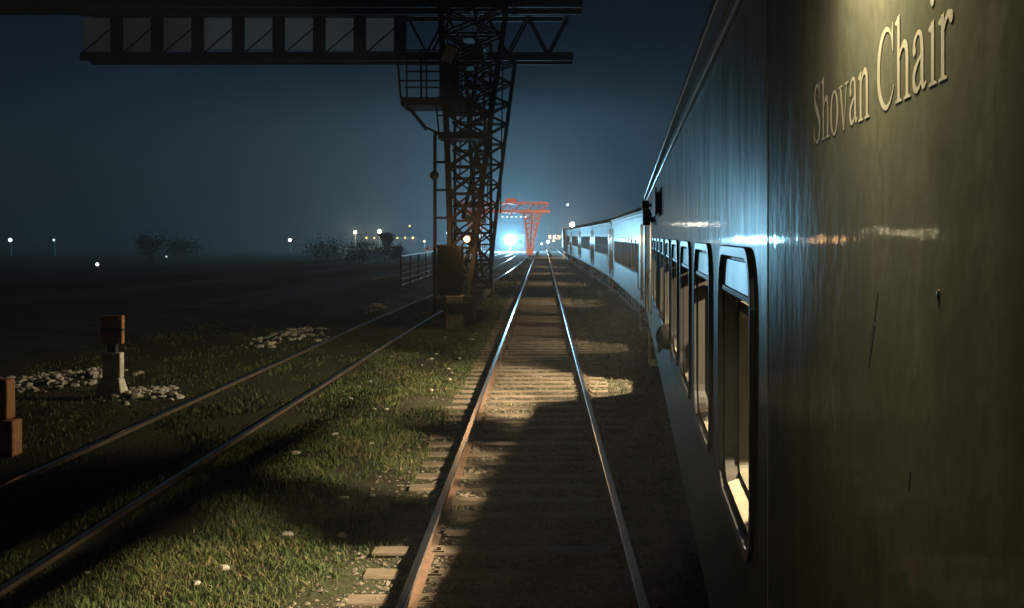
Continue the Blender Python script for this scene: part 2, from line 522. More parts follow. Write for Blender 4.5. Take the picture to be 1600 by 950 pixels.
sl_src = None
k = 0
for y in np.arange(3.4, 120, 0.62):
    vs = []
    if k % 40 < 12 or sl_src is None:
        pass
    if sl_src is None or k < 6:
        b = MB()
        hl, w = 1.37 + rng.uniform(-0.03, 0.03), 0.125 + rng.uniform(-0.008, 0.008)
        n = 9
        pts = []
        for i in range(n + 1):
            x = -hl + 2 * hl * i / n
            dz = rng.uniform(-0.006, 0.006)
            pts.append((x, dz))
        v, f = [], []
        for x, dz in pts:
            e = rng.uniform(-0.006, 0.006)
            v += [(x, -w + e, -0.12), (x, w + e, -0.12), (x, w + e, 0.005 + dz), (x, w - 0.015 + e, 0.02 + dz), (x, -w + 0.015 + e, 0.02 + dz), (x, -w + e, 0.005 + dz)]
        for i in range(n):
            for q in range(6):
                f.append((i * 6 + q, i * 6 + (q + 1) % 6, (i + 1) * 6 + (q + 1) % 6, (i + 1) * 6 + q))
        f += [tuple(range(6)), tuple(n * 6 + q for q in reversed(range(6)))]
        b.add(v, f)
        for cx in (-HALF, HALF):     # tie plates and spike heads
            b.box(cx - 0.15, cx + 0.15, -0.085, 0.085, 0.012, 0.034)
            for sx, sy_ in ((-0.105, 0.05), (0.105, -0.05), (0.105, 0.05)):
                b.box(cx + sx - 0.018, cx + sx + 0.018, sy_ - 0.018, sy_ + 0.018, 0.03, 0.062)
        o = b.build('sleeper', M['sleeper'])
        if sl_src is None:
            sl_src = []
        sl_src.append(o)
    else:
        o = sl_src[rng.randrange(len(sl_src))].copy()
        COL.objects.link(o)
    o.location = (MAINX + rng.uniform(-0.035, 0.035), y + rng.uniform(-0.03, 0.03), rng.uniform(-0.008, 0.014))
    o.rotation_euler = (0, 0, rng.uniform(-0.012, 0.012) + (PI if rng.random() < 0.5 else 0))
    tag(o, 'weathered brown sleeper lying across under the two bright rails of the middle track', 'sleeper', 'sleepers of the middle track')
    k += 1

# ------------------------------------------------------------------ ballast, grass, litter (stuff)
def stones(name, P, size, m, flat=0.6, chunky=False):
    base = np.array([(1, 0, 0), (0, 1, 0), (-1, 0, 0), (0, -1, 0), (0, 0, 1), (0, 0, -1)], float)
    fc = np.array([(0, 1, 4), (1, 2, 4), (2, 3, 4), (3, 0, 4), (1, 0, 5), (2, 1, 5), (3, 2, 5), (0, 3, 5)])
    if chunky:
        g = (1 + 5 ** 0.5) / 2
        base = np.array([(-1, g, 0), (1, g, 0), (-1, -g, 0), (1, -g, 0), (0, -1, g), (0, 1, g), (0, -1, -g), (0, 1, -g), (g, 0, -1), (g, 0, 1), (-g, 0, -1), (-g, 0, 1)]) / 1.9
        fc = np.array([(0, 11, 5), (0, 5, 1), (0, 1, 7), (0, 7, 10), (0, 10, 11), (1, 5, 9), (5, 11, 4), (11, 10, 2), (10, 7, 6), (7, 1, 8), (3, 9, 4), (3, 4, 2), (3, 2, 6), (3, 6, 8), (3, 8, 9), (4, 9, 5), (2, 4, 11), (6, 2, 10), (8, 6, 7), (9, 8, 1)])
    n = len(P)
    a = nrg.uniform(0, 2 * PI, n)
    s = size[0] + (size[1] - size[0]) * nrg.random(n) ** 3
    V = base[None] * (1 + nrg.uniform(-0.35, 0.35, (n, len(base), 3)))
    V[:, :, 2] *= flat
    V *= s[:, None, None]
    c, sn = np.cos(a)[:, None], np.sin(a)[:, None]
    X = V[:, :, 0] * c - V[:, :, 1] * sn
    Y = V[:, :, 0] * sn + V[:, :, 1] * c
    V = np.stack([X, Y, V[:, :, 2]], 2) + P[:, None, :]
    Fc = (fc[None] + (np.arange(n) * len(base))[:, None, None]).reshape(-1, 3)
    me = bpy.data.meshes.new(name)
    me.from_pydata(V.reshape(-1, 3).tolist(), [], Fc.tolist())
    return link(name, me, m, recalc=False)

def sample_y(n, y0, y1, p=1.5):
    """more samples near the eye: density falls off with distance"""
    u = nrg.random(n)
    a = 1 - p
    return (y0 ** a + u * (y1 ** a - y0 ** a)) ** (1 / a)

n = 52000
Y = sample_y(n, 4, 150, 1.55)
X = MAINX + np.clip(nrg.normal(0, 0.78, n), -1.75, 1.75)
keep = (np.abs(np.abs(X - MAINX) - HALF) > 0.07)
X, Y = X[keep], Y[keep]
P = np.stack([X, Y, gz(X, Y) + 0.004], 1)
tag(stones('ballast', P, (0.010, 0.036), M['ballast']), kind='stuff')
n = 9000
Y = sample_y(n, 5, 140, 1.4)
X = nrg.uniform(0.9, 1.0, n) + (interp(TRAIN, Y) + 0.4 - 0.9) * nrg.random(n)
P = np.stack([X, Y, gz(X, Y)], 1)
tag(stones('gravel', P, (0.012, 0.05), M['ballast']), kind='stuff')

def blades(name, X, Y, h, m, lean=0.5, w=0.006, per=1):
    n = len(X)
    a = nrg.uniform(0, 2 * PI, n)
    tuft = np.clip(np.sin(X * 4.1 + 1.7 * np.sin(Y * 1.9)) * np.sin(Y * 2.3 - X * 1.4) + 0.25 * np.sin(X * 9 + Y * 7), 0, 1)
    hh = h * (0.40 + 0.7 * nrg.random(n) + 1.3 * tuft * nrg.random(n) ** 2)
    ww = w * (0.7 + 0.8 * nrg.random(n)) * (1 + np.clip((Y - 10) / 25, 0, 3))
    ln = lean * nrg.random(n) * hh
    la = nrg.uniform(0, 2 * PI, n)
    z = gz(X, Y) - 0.01
    dx, dy = np.cos(a) * ww, np.sin(a) * ww
    lx, ly = np.cos(la) * ln, np.sin(la) * ln
    V = np.empty((n, 5, 3))
    V[:, 0] = np.stack([X - dx, Y - dy, z], 1)
    V[:, 1] = np.stack([X + dx, Y + dy, z], 1)
    V[:, 2] = np.stack([X + dx * 0.8 + lx * 0.35, Y + dy * 0.8 + ly * 0.35, z + hh * 0.6], 1)
    V[:, 3] = np.stack([X - dx * 0.8 + lx * 0.35, Y - dy * 0.8 + ly * 0.35, z + hh * 0.6], 1)
    V[:, 4] = np.stack([X + lx, Y + ly, z + hh * 0.95], 1)
    me = bpy.data.meshes.new(name)
    base = np.arange(n) * 5
    F4 = np.stack([base, base + 1, base + 2, base + 3], 1).tolist()
    F3 = np.stack([base + 3, base + 2, base + 4], 1).tolist()
    me.from_pydata(V.reshape(-1, 3).tolist(), [], F4 + F3)
    return link(name, me, m, recalc=False)

def clumpy(n, x0f, x1f, y0, y1, p, thresh, sx=1.0):
    Y = sample_y(n, y0, y1, p)
    X = x0f(Y) + (x1f(Y) - x0f(Y)) * nrg.random(n)
    c = np.sin(X * 2.1 * sx + np.sin(Y * 0.9) * 1.3) * np.sin(Y * 1.05 + X * 0.8) + 0.5 * np.sin(X * 5.3 * sx + 2) * np.sin(Y * 3.1 - X) + nrg.normal(0, 0.35, n)
    k = c > thresh
    return X[k], Y[k]
t2 = lambda off: (lambda y: interp(TRACK2, y) + off)
cst = lambda v: (lambda y: np.full_like(y, v))
X, Y = clumpy(120000, t2(1.0), cst(-1.45), 4.5, 130, 1.5, -0.10)
g = [(X, Y)]
X, Y = clumpy(30000, t2(-0.8), t2(0.8), 5, 90, 1.5, 0.15)
g.append((X, Y))
X, Y = clumpy(26000, cst(-11), t2(-1.0), 8, 90, 1.4, 0.0)
g.append((X, Y))
X, Y = clumpy(9000, cst(0.8), lambda y: interp(TRAIN, y) + 0.6, 5, 90, 1.4, 0.5)
g.append((X, Y))
X = np.concatenate([q[0] for q in g])
Y = np.concatenate([q[1] for q in g])
tag(blades('grass', X, Y, 0.072, M['grass'], 0.9), kind='stuff')
X, Y = clumpy(26000, t2(0.95), cst(-1.3), 4.5, 100, 1.5, 0.25)
X2, Y2 = clumpy(9000, cst(MAINX - 0.8), cst(MAINX + 0.8), 5, 80, 1.4, 0.55)
X3, Y3 = clumpy(9000, cst(0.85), lambda y: interp(TRAIN, y) + 0.5, 8, 90, 1.3, 0.3)
tag(blades('dry_grass', np.concatenate([X, X2, X3]), np.concatenate([Y, Y2, Y3]), 0.075, M['straw'], 1.6, 0.005), kind='stuff')

def heap(cx, cy, rx, ry, h, n, label, seed):
    st = np.random.default_rng(seed)
    r = st.random(n) ** 0.8 * (0.75 + 0.45 * st.random(n))
    a = st.uniform(0, 2 * PI, n)
    X, Y = r * np.cos(a) * rx, r * np.sin(a) * ry
    Z = h * np.clip(1 - r ** 1.3, 0, 1) * (0.5 + 0.5 * st.random(n)) + 0.02
    o = stones('rubble_heap', np.stack([X, Y, Z], 1), (0.015, 0.13), M['rubble'], 0.55, True)
    # the low mound of dust and chips the stones lie in
    bm = bmesh.new()
    bm.from_mesh(o.data)
    rings = []
    for q in range(6):
        t = q / 5
        rings.append([bm.verts.new((rx * 1.12 * t * math.cos(2 * PI * j / 20) * (1 + 0.1 * st.random()), ry * 1.12 * t * math.sin(2 * PI * j / 20) * (1 + 0.1 * st.random()), h * 0.55 * (1 - t ** 1.3) - 0.05 * t + 0.02)) for j in range(20)])
    for q in range(5):
        for j in range(20):
            f = bm.faces.new((rings[q][j], rings[q + 1][j], rings[q + 1][(j + 1) % 20], rings[q][(j + 1) % 20]))
            f.material_index = 1
    bmesh.ops.remove_doubles(bm, verts=rings[0], dist=0.001)
    bm.to_mesh(o.data)
    bm.free()
    o.data.materials.append(M['soil'])
    o.location = (cx, cy, 0)
    return tag(o, label, 'rubble', 'heaps of pale rubble by the old track')
p = at(60, 600, 1700 * HC / 232); heap(p.x, p.y, 1.0, 1.5, 0.16, 150, 'low scatter of pale rubble around the left edge, behind the white marker post', 3)
p = at(130, 590, 1700 * HC / 226); heap(p.x, p.y, 0.8, 1.6, 0.20, 130, 'pale rubble heap just left of the white marker post', 4)
p = at(215, 625, 1700 * HC / 252); heap(p.x, p.y, 0.75, 1.0, 0.10, 120, 'low pale rubble at the foot of the white marker post, towards the rusty rail', 5)
p = at(460, 530, 1700 * HC / 160); heap(p.x, p.y, 0.9, 3.2, 0.22, 220, 'largest pale rubble heap beside the rusty rail, left of the crane', 6)
p = at(585, 483, 1700 * HC / 116); heap(p.x, p.y, 0.45, 2.0, 0.22, 90, 'small pale rubble heap below the wire fence, nearest the crane', 7)
lit = MB()
for i in range(26):
    y = rng.uniform(8, 30)
    x = rng.uniform(-3.9, -1.7)
    b = MB().ball((0, 0, 0.02), 0.03 + 0.03 * rng.random(), 6, 5, (1.3, 0.8, 0.5)).build('litter_stone', M['rubble'])
    b.location = (x, y, float(gz(x, y)) + 0.02)
    b.rotation_euler = (0, 0, rng.uniform(0, 3))
    tag(b, 'small pale stone lying loose in the grass strip left of the middle track', 'stone', 'loose stones in the grass')

# ------------------------------------------------------------------ carriages
def rrect(s0, s1, z0, z1, r, n=6):
    pts = []
    for cx, cz, a0 in ((s1 - r, z1 - r, 0), (s0 + r, z1 - r, 90), (s0 + r, z0 + r, 180), (s1 - r, z0 + r, 270)):
        for k in range(n + 1):
            a = R(a0 + 90 * k / n)
            pts.append((cx + r * math.cos(a), cz + r * math.sin(a)))
    return pts

def panel(name, x, s0, s1, z0, z1, holes, m, parent, step=0.0):
    """flat wall in the plane x, with rounded holes; cells split between holes so the triangles stay well shaped"""
    bm = bmesh.new()
    holes = sorted(holes, key=lambda h: h[0][0] if False else min(p[0] for p in h))
    cuts = [s0]
    for a, b in zip(holes[:-1], holes[1:]):
        cuts.append((max(p[0] for p in a) + min(p[0] for p in b)) / 2)
    cuts.append(s1)
    if not holes:
        cuts = [s0, s1]
    for i in range(len(cuts) - 1):
        a, b = cuts[i], cuts[i + 1]
        rect = [bm.verts.new((x, s, z)) for s, z in ((a, z0), (b, z0), (b, z1), (a, z1))]
        es = [bm.edges.new((rect[k], rect[(k + 1) % 4])) for k in range(4)]
        if holes:
            lp = [bm.verts.new((x, s, z)) for s, z in holes[i]]
            es += [bm.edges.new((lp[k], lp[(k + 1) % len(lp)])) for k in range(len(lp))]
        bmesh.ops.triangle_fill(bm, use_beauty=True, use_dissolve=False, edges=es, normal=(-1, 0, 0))
    bmesh.ops.remove_doubles(bm, verts=bm.verts, dist=0.0005)
    for f in bm.faces:
        f.normal_update()
        if f.normal.x > 0:
            f.normal_flip()
    me = bpy.data.meshes.new(name)
    bm.to_mesh(me)
    bm.free()
    return link(name, me, m, parent, recalc=False)

def ring(outer, inner, x0, x1, xi0=None):
    """frame between two matching loops, from plane x0 (front) to x1 (back)"""
    n = len(outer)
    xi0 = x0 if xi0 is None else xi0
    vs = [(x0, s, z) for s, z in outer] + [(xi0, s, z) for s, z in inner] + [(x1, s, z) for s, z in outer] + [(x1, s, z) for s, z in inner]
    fs = []
    for k in range(n):
        j = (k + 1) % n
        fs += [(k, j, n + j, n + k), (2 * n + k, 3 * n + k, 3 * n + j, 2 * n + j), (k, 2 * n + k, 2 * n + j, j), (n + k, n + j, 3 * n + j, 3 * n + k)]
    return vs, fs

ZB, ZE = 1.06, 3.72            # lower edge and eave of the carriage body
WZ0, WZ1 = 1.80, 2.745         # window opening
WID = 3.04

def bogie(parent, y):
    f = MB()
    for x in (0.42, WID - 0.52):
        f.box(x, x + 0.10, y - 1.7, y + 1.7, 0.62, 0.80)
        for dy in (-1.25, 1.25):
            f.box(x - 0.06, x + 0.16, y + dy - 0.17, y + dy + 0.17, 0.45, 0.72)
        f.box(x - 0.02, x + 0.12, y - 0.4, y + 0.4, 0.50, 0.95)
    f.box(0.52, WID - 0.52, y - 0.25, y + 0.25, 0.55, 0.85)
    b = f.build('bogie', M['under'], parent, bevel=0.01)
    for dy in (-1.25, 1.25):
        w = MB()
        for cx in (WID / 2 - HALF, WID / 2 + HALF):
            pts = [(cx - 0.07, y + dy, 0.62), (cx + 0.065, y + dy, 0.62)]
            w.tube(pts, 0.46, 24)
        w.tube([(0.5, y + dy, 0.62), (WID - 0.5, y + dy, 0.62)], 0.08, 10)
        w.build('wheelset', M['wheel'], b)

def carriage(kind, L, org, end, label, centres, doors, lamp_y, vest_y, ze=ZE, group=None, lit_w=COACH_W, boards=False, shut=(), split=None):
    d = Vector((end[0] - org[0], end[1] - org[1]))
    root = empty('railway_carriage', (org[0], org[1], 0), label, 'railway carriage', group, -math.atan2(d.x, d.y))
    paint = M['skin_grey'] if kind == 'A' else M['skin_blue']
    ww = 1.17 if kind == 'A' else 1.0
    wz0 = WZ0 if kind == 'A' else 1.95
    wz1 = WZ1 if kind == 'A' else 2.75
    holes, wins = [], []
    for c in centres:
        h = rrect(c - ww / 2, c + ww / 2, wz0, wz1, 0.17 if kind == 'A' else 0.06)
        holes.append(h)
        wins.append((c, h))
    dh = [rrect(a, b, 1.16, 3.08, 0.05) for a, b in doors]
    if split:      # the plate by the end door is a separate, duller sheet lapped under the long one
        panel('end_door_panel', 0.0, 0.0, split, ZB, ze, [h for h in dh if h[0][0] < split], M['skin_dull'], root)
        panel('side_panel', 0.0, split, L, ZB, ze, holes + [h for h in dh if h[0][0] > split], paint, root)
        MB().box(-0.0018, -0.0003, split - 0.012, split + 0.006, ZB, ze - 0.14).build('lap_seam', M['skin_dull'], root)
    else:
        panel('side_panel', 0.0, 0.0, L, ZB, ze, holes + dh, paint, root)
    # curved skirt and lower edge
    MB().loft([(0.0, ZB), (0.004, ZB - 0.02), (0.03, ZB - 0.045), (0.10, ZB - 0.05), (0.10, ZB - 0.02), (0.05, ZB)], [0, L]).build('skirt', paint, root)
    # lining, floor, ceiling, far wall, ends
    ih = []
    for c, h in wins:
        ih.append(rrect(c - ww / 2 + 0.03, c + ww / 2 - 0.03, wz0 + 0.035, wz1 - 0.03, 0.09))
    if kind == 'A':
        panel('inner_lining', 0.155, 0.03, L - 0.03, 1.16, ze - 0.06, ih + [rrect(a - 0.002, b + 0.002, 1.18, 3.06, 0.04) for a, b in doors], M['interior'], root)
    MB().box(0.02, WID - 0.04, 0.03, L - 0.03, 1.08, 1.15).build('floor', M['seat'], root)
    MB().box(0.03, WID - 0.04, 0.03, L - 0.03, ze - 0.16, ze - 0.08).build('ceiling', M['interior'], root)
    MB().box(WID - 0.03, WID, 0, L, ZB, ze).build('far_side_panel', paint, root)
    for yy in (0.0, L - 0.03):
        e = MB().box(0.005, WID - 0.035, yy + 0.002, yy + 0.03, ZB, ze - 0.002).build('end_panel', paint, root)
    # partition walls shut each vestibule off
    for a, b in doors:
        for q in (a - 0.35, b + 0.35):
            if 0.3 < q < L - 0.3:
                MB().box(0.16, WID - 0.05, q - 0.02, q + 0.02, 1.15, ze - 0.16).build('partition', M['interior'], root)
    # roof
    prof = []
    for i in range(17):
        t = i / 16
        x = -0.01 + (WID + 0.02) * t
        prof.append((x, ze + 0.46 * math.sin(PI * t) ** 0.62))
    prof += [(WID - 0.1, ze - 0.02), (0.1, ze - 0.02)]
    rf = MB().loft(prof, [0, L]).build('roof', M['roof'], root)
    g = MB()
    for a, b, c, e in ((-0.055, 0.0, ze - 0.035, ze + 0.012), (-0.02, 0.0, ze - 0.13, ze - 0.105)):
        g.box(a, b - 0.001, 0.0, L, c, e)
    g.build('gutter', M['gutter'], root, bevel=0.006)
    for c, h in wins:
        if kind == 'A':
            o = rrect(c - ww / 2 - 0.028, c + ww / 2 + 0.028, wz0 - 0.028, wz1 + 0.028, 0.19)
            i1 = rrect(c - ww / 2 + 0.012, c + ww / 2 - 0.012, wz0 + 0.012, wz1 - 0.012, 0.155)
            vs, fs = ring(o, i1, -0.014, 0.01)
            fr = MB().add(vs, fs).build('window_frame', M['rubber'], root, smooth=False, bevel=0.004)
            i2 = rrect(c - ww / 2 + 0.010, c + ww / 2 - 0.010, wz0 + 0.010, wz1 - 0.010, 0.155)
            i3 = rrect(c - ww / 2 + 0.025, c + ww / 2 - 0.025, wz0 + 0.025, wz1 - 0.025, 0.14)
            # reveal in steps: metal, dark slot, cream liner
            n = len(i2)
            vs, fs = ring(i2, i3, 0.011, 0.048)
            MB().add(vs, fs).build('reveal', M['jamb'], fr)
            vs, fs = ring(i2, rrect(c - ww / 2 + 0.012, c + ww / 2 - 0.012, wz0 + 0.012, wz1 - 0.012, 0.15), 0.049, 0.068)
            MB().add(vs, fs).build('slot', M['rubber'], fr)
            li = rrect(c - ww / 2 + 0.04, c + ww / 2 - 0.04, wz0 + 0.05, wz1 - 0.24, 0.05)
            lo = rrect(c - ww / 2 + 0.012, c + ww / 2 - 0.012, wz0 + 0.012, wz1 - 0.20, 0.06)
            vs, fs = ring(lo, li, 0.069, 0.153)
            MB().add(vs, fs).build('liner', M['liner'], fr)
            # pale fixed pane across the top of the opening
            up = MB()
            top = [p for p in rrect(c - ww / 2 + 0.026, c + ww / 2 - 0.026, wz1 - 0.13, wz1 - 0.026, 0.048)]
            nv = len(top)
            up.add([(0.003, s, z) for s, z in top] + [(0.013, s, z) for s, z in top],
                   [tuple(range(nv)), tuple(reversed(range(nv, 2 * nv)))] + [(k, (k + 1) % nv, nv + (k + 1) % nv, nv + k) for k in range(nv)])
            up.build('upper_pane', M['hopper'], fr)
            MB().box(-0.004, 0.020, c - ww / 2 + 0.027, c + ww / 2 - 0.027, wz1 - 0.150, wz1 - 0.132).build('pane_rail', M['rubber'], fr)
            # shutter box that darkens the upper part of the opening inside
            MB().box(0.105, 0.15, c - ww / 2 + 0.028, c + ww / 2 - 0.028, wz1 - 0.150, wz1 - 0.035).build('shutter', M['rubber'], fr)
            if any(abs(c - q) < 0.01 for q in shut):  # closed shutter added here to break up the window light on the ground
                MB().box(0.108, 0.147, c - ww / 2 + 0.029, c + ww / 2 - 0.029, wz0 + 0.03, wz1 - 0.152).build('added_shutter', M['jamb'], fr)
            # sill, sloping outwards
            MB().add([(0.012, c - ww / 2 + 0.16, wz0 + 0.030), (0.012, c + ww / 2 - 0.16, wz0 + 0.030), (0.15, c + ww / 2 - 0.06, wz0 + 0.055), (0.15, c - ww / 2 + 0.06, wz0 + 0.055)],
                     [(0, 1, 2, 3)]).build('sill', M['sill'], fr)
        else:
            o = rrect(c - ww / 2 - 0.05, c + ww / 2 + 0.05, wz0 - 0.05, wz1 + 0.05, 0.09)
            vs, fs = ring(o, h, -0.012, 0.03)
            fr = MB().add(vs, fs).build('window_frame', M['band'], root)
            nv = len(h)
            MB().add([(0.028, s, z) for s, z in h], [tuple(range(nv))]).build('pane', M['glass_dark'], fr)
            MB().box(0.004, 0.024, c - ww / 2, c + ww / 2, 2.33, 2.365).build('glazing_bar', M['band'], fr)
    if kind == 'B':
        MB().box(-0.010, -0.001, 0.9, L - 0.9, 1.84, 1.885).build('lower_band', M['band'], root)
        MB().box(-0.010, -0.001, 0.9, L - 0.9, 2.82, 2.865).build('upper_band', M['band'], root)
    # doors: jambs, steps and grab rails
    for a, b in doors:
        fr = MB()
        fr.box(-0.006, 0.152, a - 0.03, a - 0.002, 1.14, 3.10).box(-0.006, 0.152, b + 0.002, b + 0.03, 1.14, 3.10).box(-0.006, 0.152, a - 0.001, b + 0.001, 3.082, 3.11)
        dfr = fr.build('door_frame', M['jamb'], root)
        for q in (a - 0.09, b + 0.09):
            gr = MB()
            gr.tube([(-0.001, q, 1.42), (-0.06, q, 1.45), (-0.06, q, 2.15), (-0.001, q, 2.18)], 0.014, 8)
            gr.build('grab_rail', M['grab'], dfr, smooth=True)
        stp = MB()
        for z in (0.78, 0.45):
            stp.box(-0.04, 0.22, a + 0.05, b - 0.05, z, z + 0.035)
        for q in (a + 0.06, b - 0.09):
            stp.box(-0.035, -0.005, q, q + 0.03, 0.42, 1.01)
        stp.build('step', M['step'], dfr)
    # underside
    MB().box(0.12, WID - 0.12, 0.1, L - 0.1, 0.92, 1.05).build('underframe', M['under'], root)
    ub = MB()
    for q in np.arange(L * 0.36, L * 0.64, 1.7):
        ub.box(0.35, 1.2, q, q + 1.3, 0.48, 0.915)
    ub.build('equipment_box', M['under'], root, bevel=0.02)
    bogie(root, 3.0)
    bogie(root, L - 3.0)
    # gangway bellows to the next carriage
    bl = MB()
    for q in range(5):
        y = L + 0.01 + q * 0.09
        bl.box(0.9 - (q % 2) * 0.05, WID - 0.9 + (q % 2) * 0.05, y, y + 0.088, 1.1, 3.2 + (q % 2) * 0.05)
    bl.build('gangway', M['rubber'], root)
    # interior
    if kind == 'A':
        for c in centres:
            st = MB()
            for x in (0.30, 1.95):
                st.box(x, x + 0.9, c - 0.5, c - 0.02, 1.42, 1.56).box(x, x + 0.9, c - 0.14, c - 0.02, 1.57, 2.25)
            st.build('seat', M['seat'], root, bevel=0.03)
    for li, y in enumerate(lamp_y):
        lp = MB().box(1.32, 1.68, y - 0.22, y + 0.22, 3.21, 3.27).tube([(1.5, y, 3.27), (1.5, y, ze - 0.165)], 0.02, 6).build('ceiling_lamp', M['g_tube'], root, bevel=0.01)
        light('ceiling_light', 'AREA', (1.5, y, 3.20), lit_w * (0.45 if boards and li == len(lamp_y) - 1 else 1.0), WARM, 0.15, root)
    for y in vest_y:
        MB().box(0.52, 0.62, y - 0.12, y + 0.12, 2.68, 2.84).tube([(0.6, y, 2.84), (0.6, y, ze - 0.165)], 0.015, 6).build('vestibule_lamp', M['g_tube'], root, bevel=0.01)
        light('vestibule_light', 'AREA', (0.50, y, 2.74), VEST_W * (2.0 if boards else 0.40), WARM, 0.14, root, (0, R(62), 0))
    if boards:
        for y0, y1, z0, z1, xo in boards:
            bd = MB().box(-0.07 - xo, -0.05, y0, y1, z0, z1)
            bd.box(-0.05, 0.0, y0 + 0.1, y0 + 0.14, z0 + 0.05, z1 - 0.05).box(-0.05, 0.0, y1 - 0.14, y1 - 0.1, z0 + 0.05, z1 - 0.05)
            bd.build('destination_board', M['black_board'], root, bevel=0.006)
    return root

ang = math.atan(0.0806)
S0 = -1.25
org1 = (0.375 + 0.0806 * S0, S0)
c1 = 1 / math.cos(ang)
def sy(Yw):
    return (Yw - S0) * c1
near = carriage('A', 27.0, org1, (org1[0] + 0.0806, org1[1] + 1), 'near olive grey carriage with pale lettering and a row of round cornered windows',
                [sy(3.90 + 1.725 * k) for k in range(9)], [(sy(-0.55), sy(0.35)), (sy(19.6), sy(20.5))],
                [sy(3.9 + 1.725 * k) for k in (0.35, 3.33, 6.31, 8.0)], [sy(20.05)],
                split=sy(637 / (1199 - 985.0)), shut=[sy(3.9 + 1.725 * k) for k in (6,)], boards=[(sy(13.4), sy(15.2), 3.06, 3.40, 0.0), (sy(17.6), sy(18.6), 2.98, 3.24, 0.10), (sy(19.0), sy(19.8), 3.28, 3.42, 0.10)],
                group='carriages of the train')
carriage('A', 18.6, (2.47, 26.35), (2.86, 45.0), 'second carriage, striped gold and dark by its lit windows, between grey and blue ones',
         [2.9 + 1.6 * k for k in range(9)], [(0.55, 1.4), (17.2, 18.05)], [4, 9, 14], [1.0, 17.6], ze=3.42, group='carriages of the train', lit_w=COACH_W * 0.12)
ends = [((2.88, 45.6), (2.87, 62.4)), ((2.86, 63.0), (2.73, 79.4)), ((2.71, 80.0), (2.52, 96.4)), ((2.50, 97.0), (2.36, 113.4))]
names = ['pale blue carriage directly ahead of the gold striped one', 'second pale blue carriage, halfway along the far part of the train',
         'third pale blue carriage, small and far along the train', 'farthest pale blue carriage at the far end of the train']
for (a, b), lb in zip(ends, names):
    L = math.hypot(b[0] - a[0], b[1] - a[1])
    carriage('B', L, a, b, lb, [3.1 + 1.52 * k for k in range(8)], [(0.6, 1.4), (L - 1.4, L - 0.6)], [], [1.0, L - 1.0], ze=3.36, group='carriages of the train')

# ---- lettering on the near carriage: hand drawn roman letters
def strip(pts, n=8, straight=False):
    P = pts if straight else catmull(pts, n)
    P = [np.array(p, float) for p in P]
    vs = []
    for i, p in enumerate(P):
        d = P[min(i + 1, len(P) - 1)][:2] - P[max(i - 1, 0)][:2]
        d = d / (np.hypot(*d) + 1e-9)
        nrm = np.array((-d[1], d[0])) * p[2] / 2
        vs += [p[:2] + nrm, p[:2] - nrm]
    fs = [(2 * i, 2 * i + 1, 2 * i + 3, 2 * i + 2) for i in range(len(P) - 1)]
    return vs, fs
def rc(x0, x1, z0, z1):
    return [(x0, z0), (x1, z0), (x1, z1), (x0, z1)], [(0, 1, 2, 3)]
def tri(*p):
    return list(p), [tuple(range(len(p)))]
def disc(cx, cz, r, n=14):
    return [(cx + r * math.cos(2 * PI * k / n), cz + r * math.sin(2 * PI * k / n)) for k in range(n)], [tuple(range(n))]
def oval(cx, cz, rx, rz, ix, iz, n=28):
    o = [(cx + rx * math.cos(2 * PI * k / n), cz + rz * math.sin(2 * PI * k / n)) for k in range(n)]
    i = [(cx + ix * math.cos(2 * PI * k / n), cz + iz * math.sin(2 * PI * k / n)) for k in range(n)]
    return o + i, [(k, (k + 1) % n, n + (k + 1) % n, n + k) for k in range(n)]
def stem(x, z0, z1, w=0.078, foot=True, flag=True):
    out = [rc(x - w / 2, x + w / 2, z0, z1)]
    if foot:
        out.append(tri((x - 0.10, z0), (x + 0.10, z0), (x + 0.10, z0 + 0.016), (x + w / 2, z0 + 0.03), (x - w / 2, z0 + 0.03), (x - 0.10, z0 + 0.016)))
    if flag:
        out.append(tri((x - w / 2, z1 - 0.075), (x + w / 2 - 0.002, z1 - 0.06), (x + w / 2 - 0.002, z1 + 0.012), (x - 0.105, z1 - 0.035), (x - 0.105, z1 - 0.05)))
    return out
arch = lambda x: [strip([(x + 0.02, 0.335, 0.02), (x + 0.09, 0.405, 0.035), (x + 0.17, 0.435, 0.06), (x + 0.245, 0.40, 0.078), (x + 0.27, 0.30, 0.080), (x + 0.27, 0.12, 0.078), (x + 0.27, 0.0, 0.078)]),
                  tri((x + 0.17, 0), (x + 0.37, 0), (x + 0.37, 0.016), (x + 0.31, 0.03), (x + 0.23, 0.03), (x + 0.17, 0.016))]
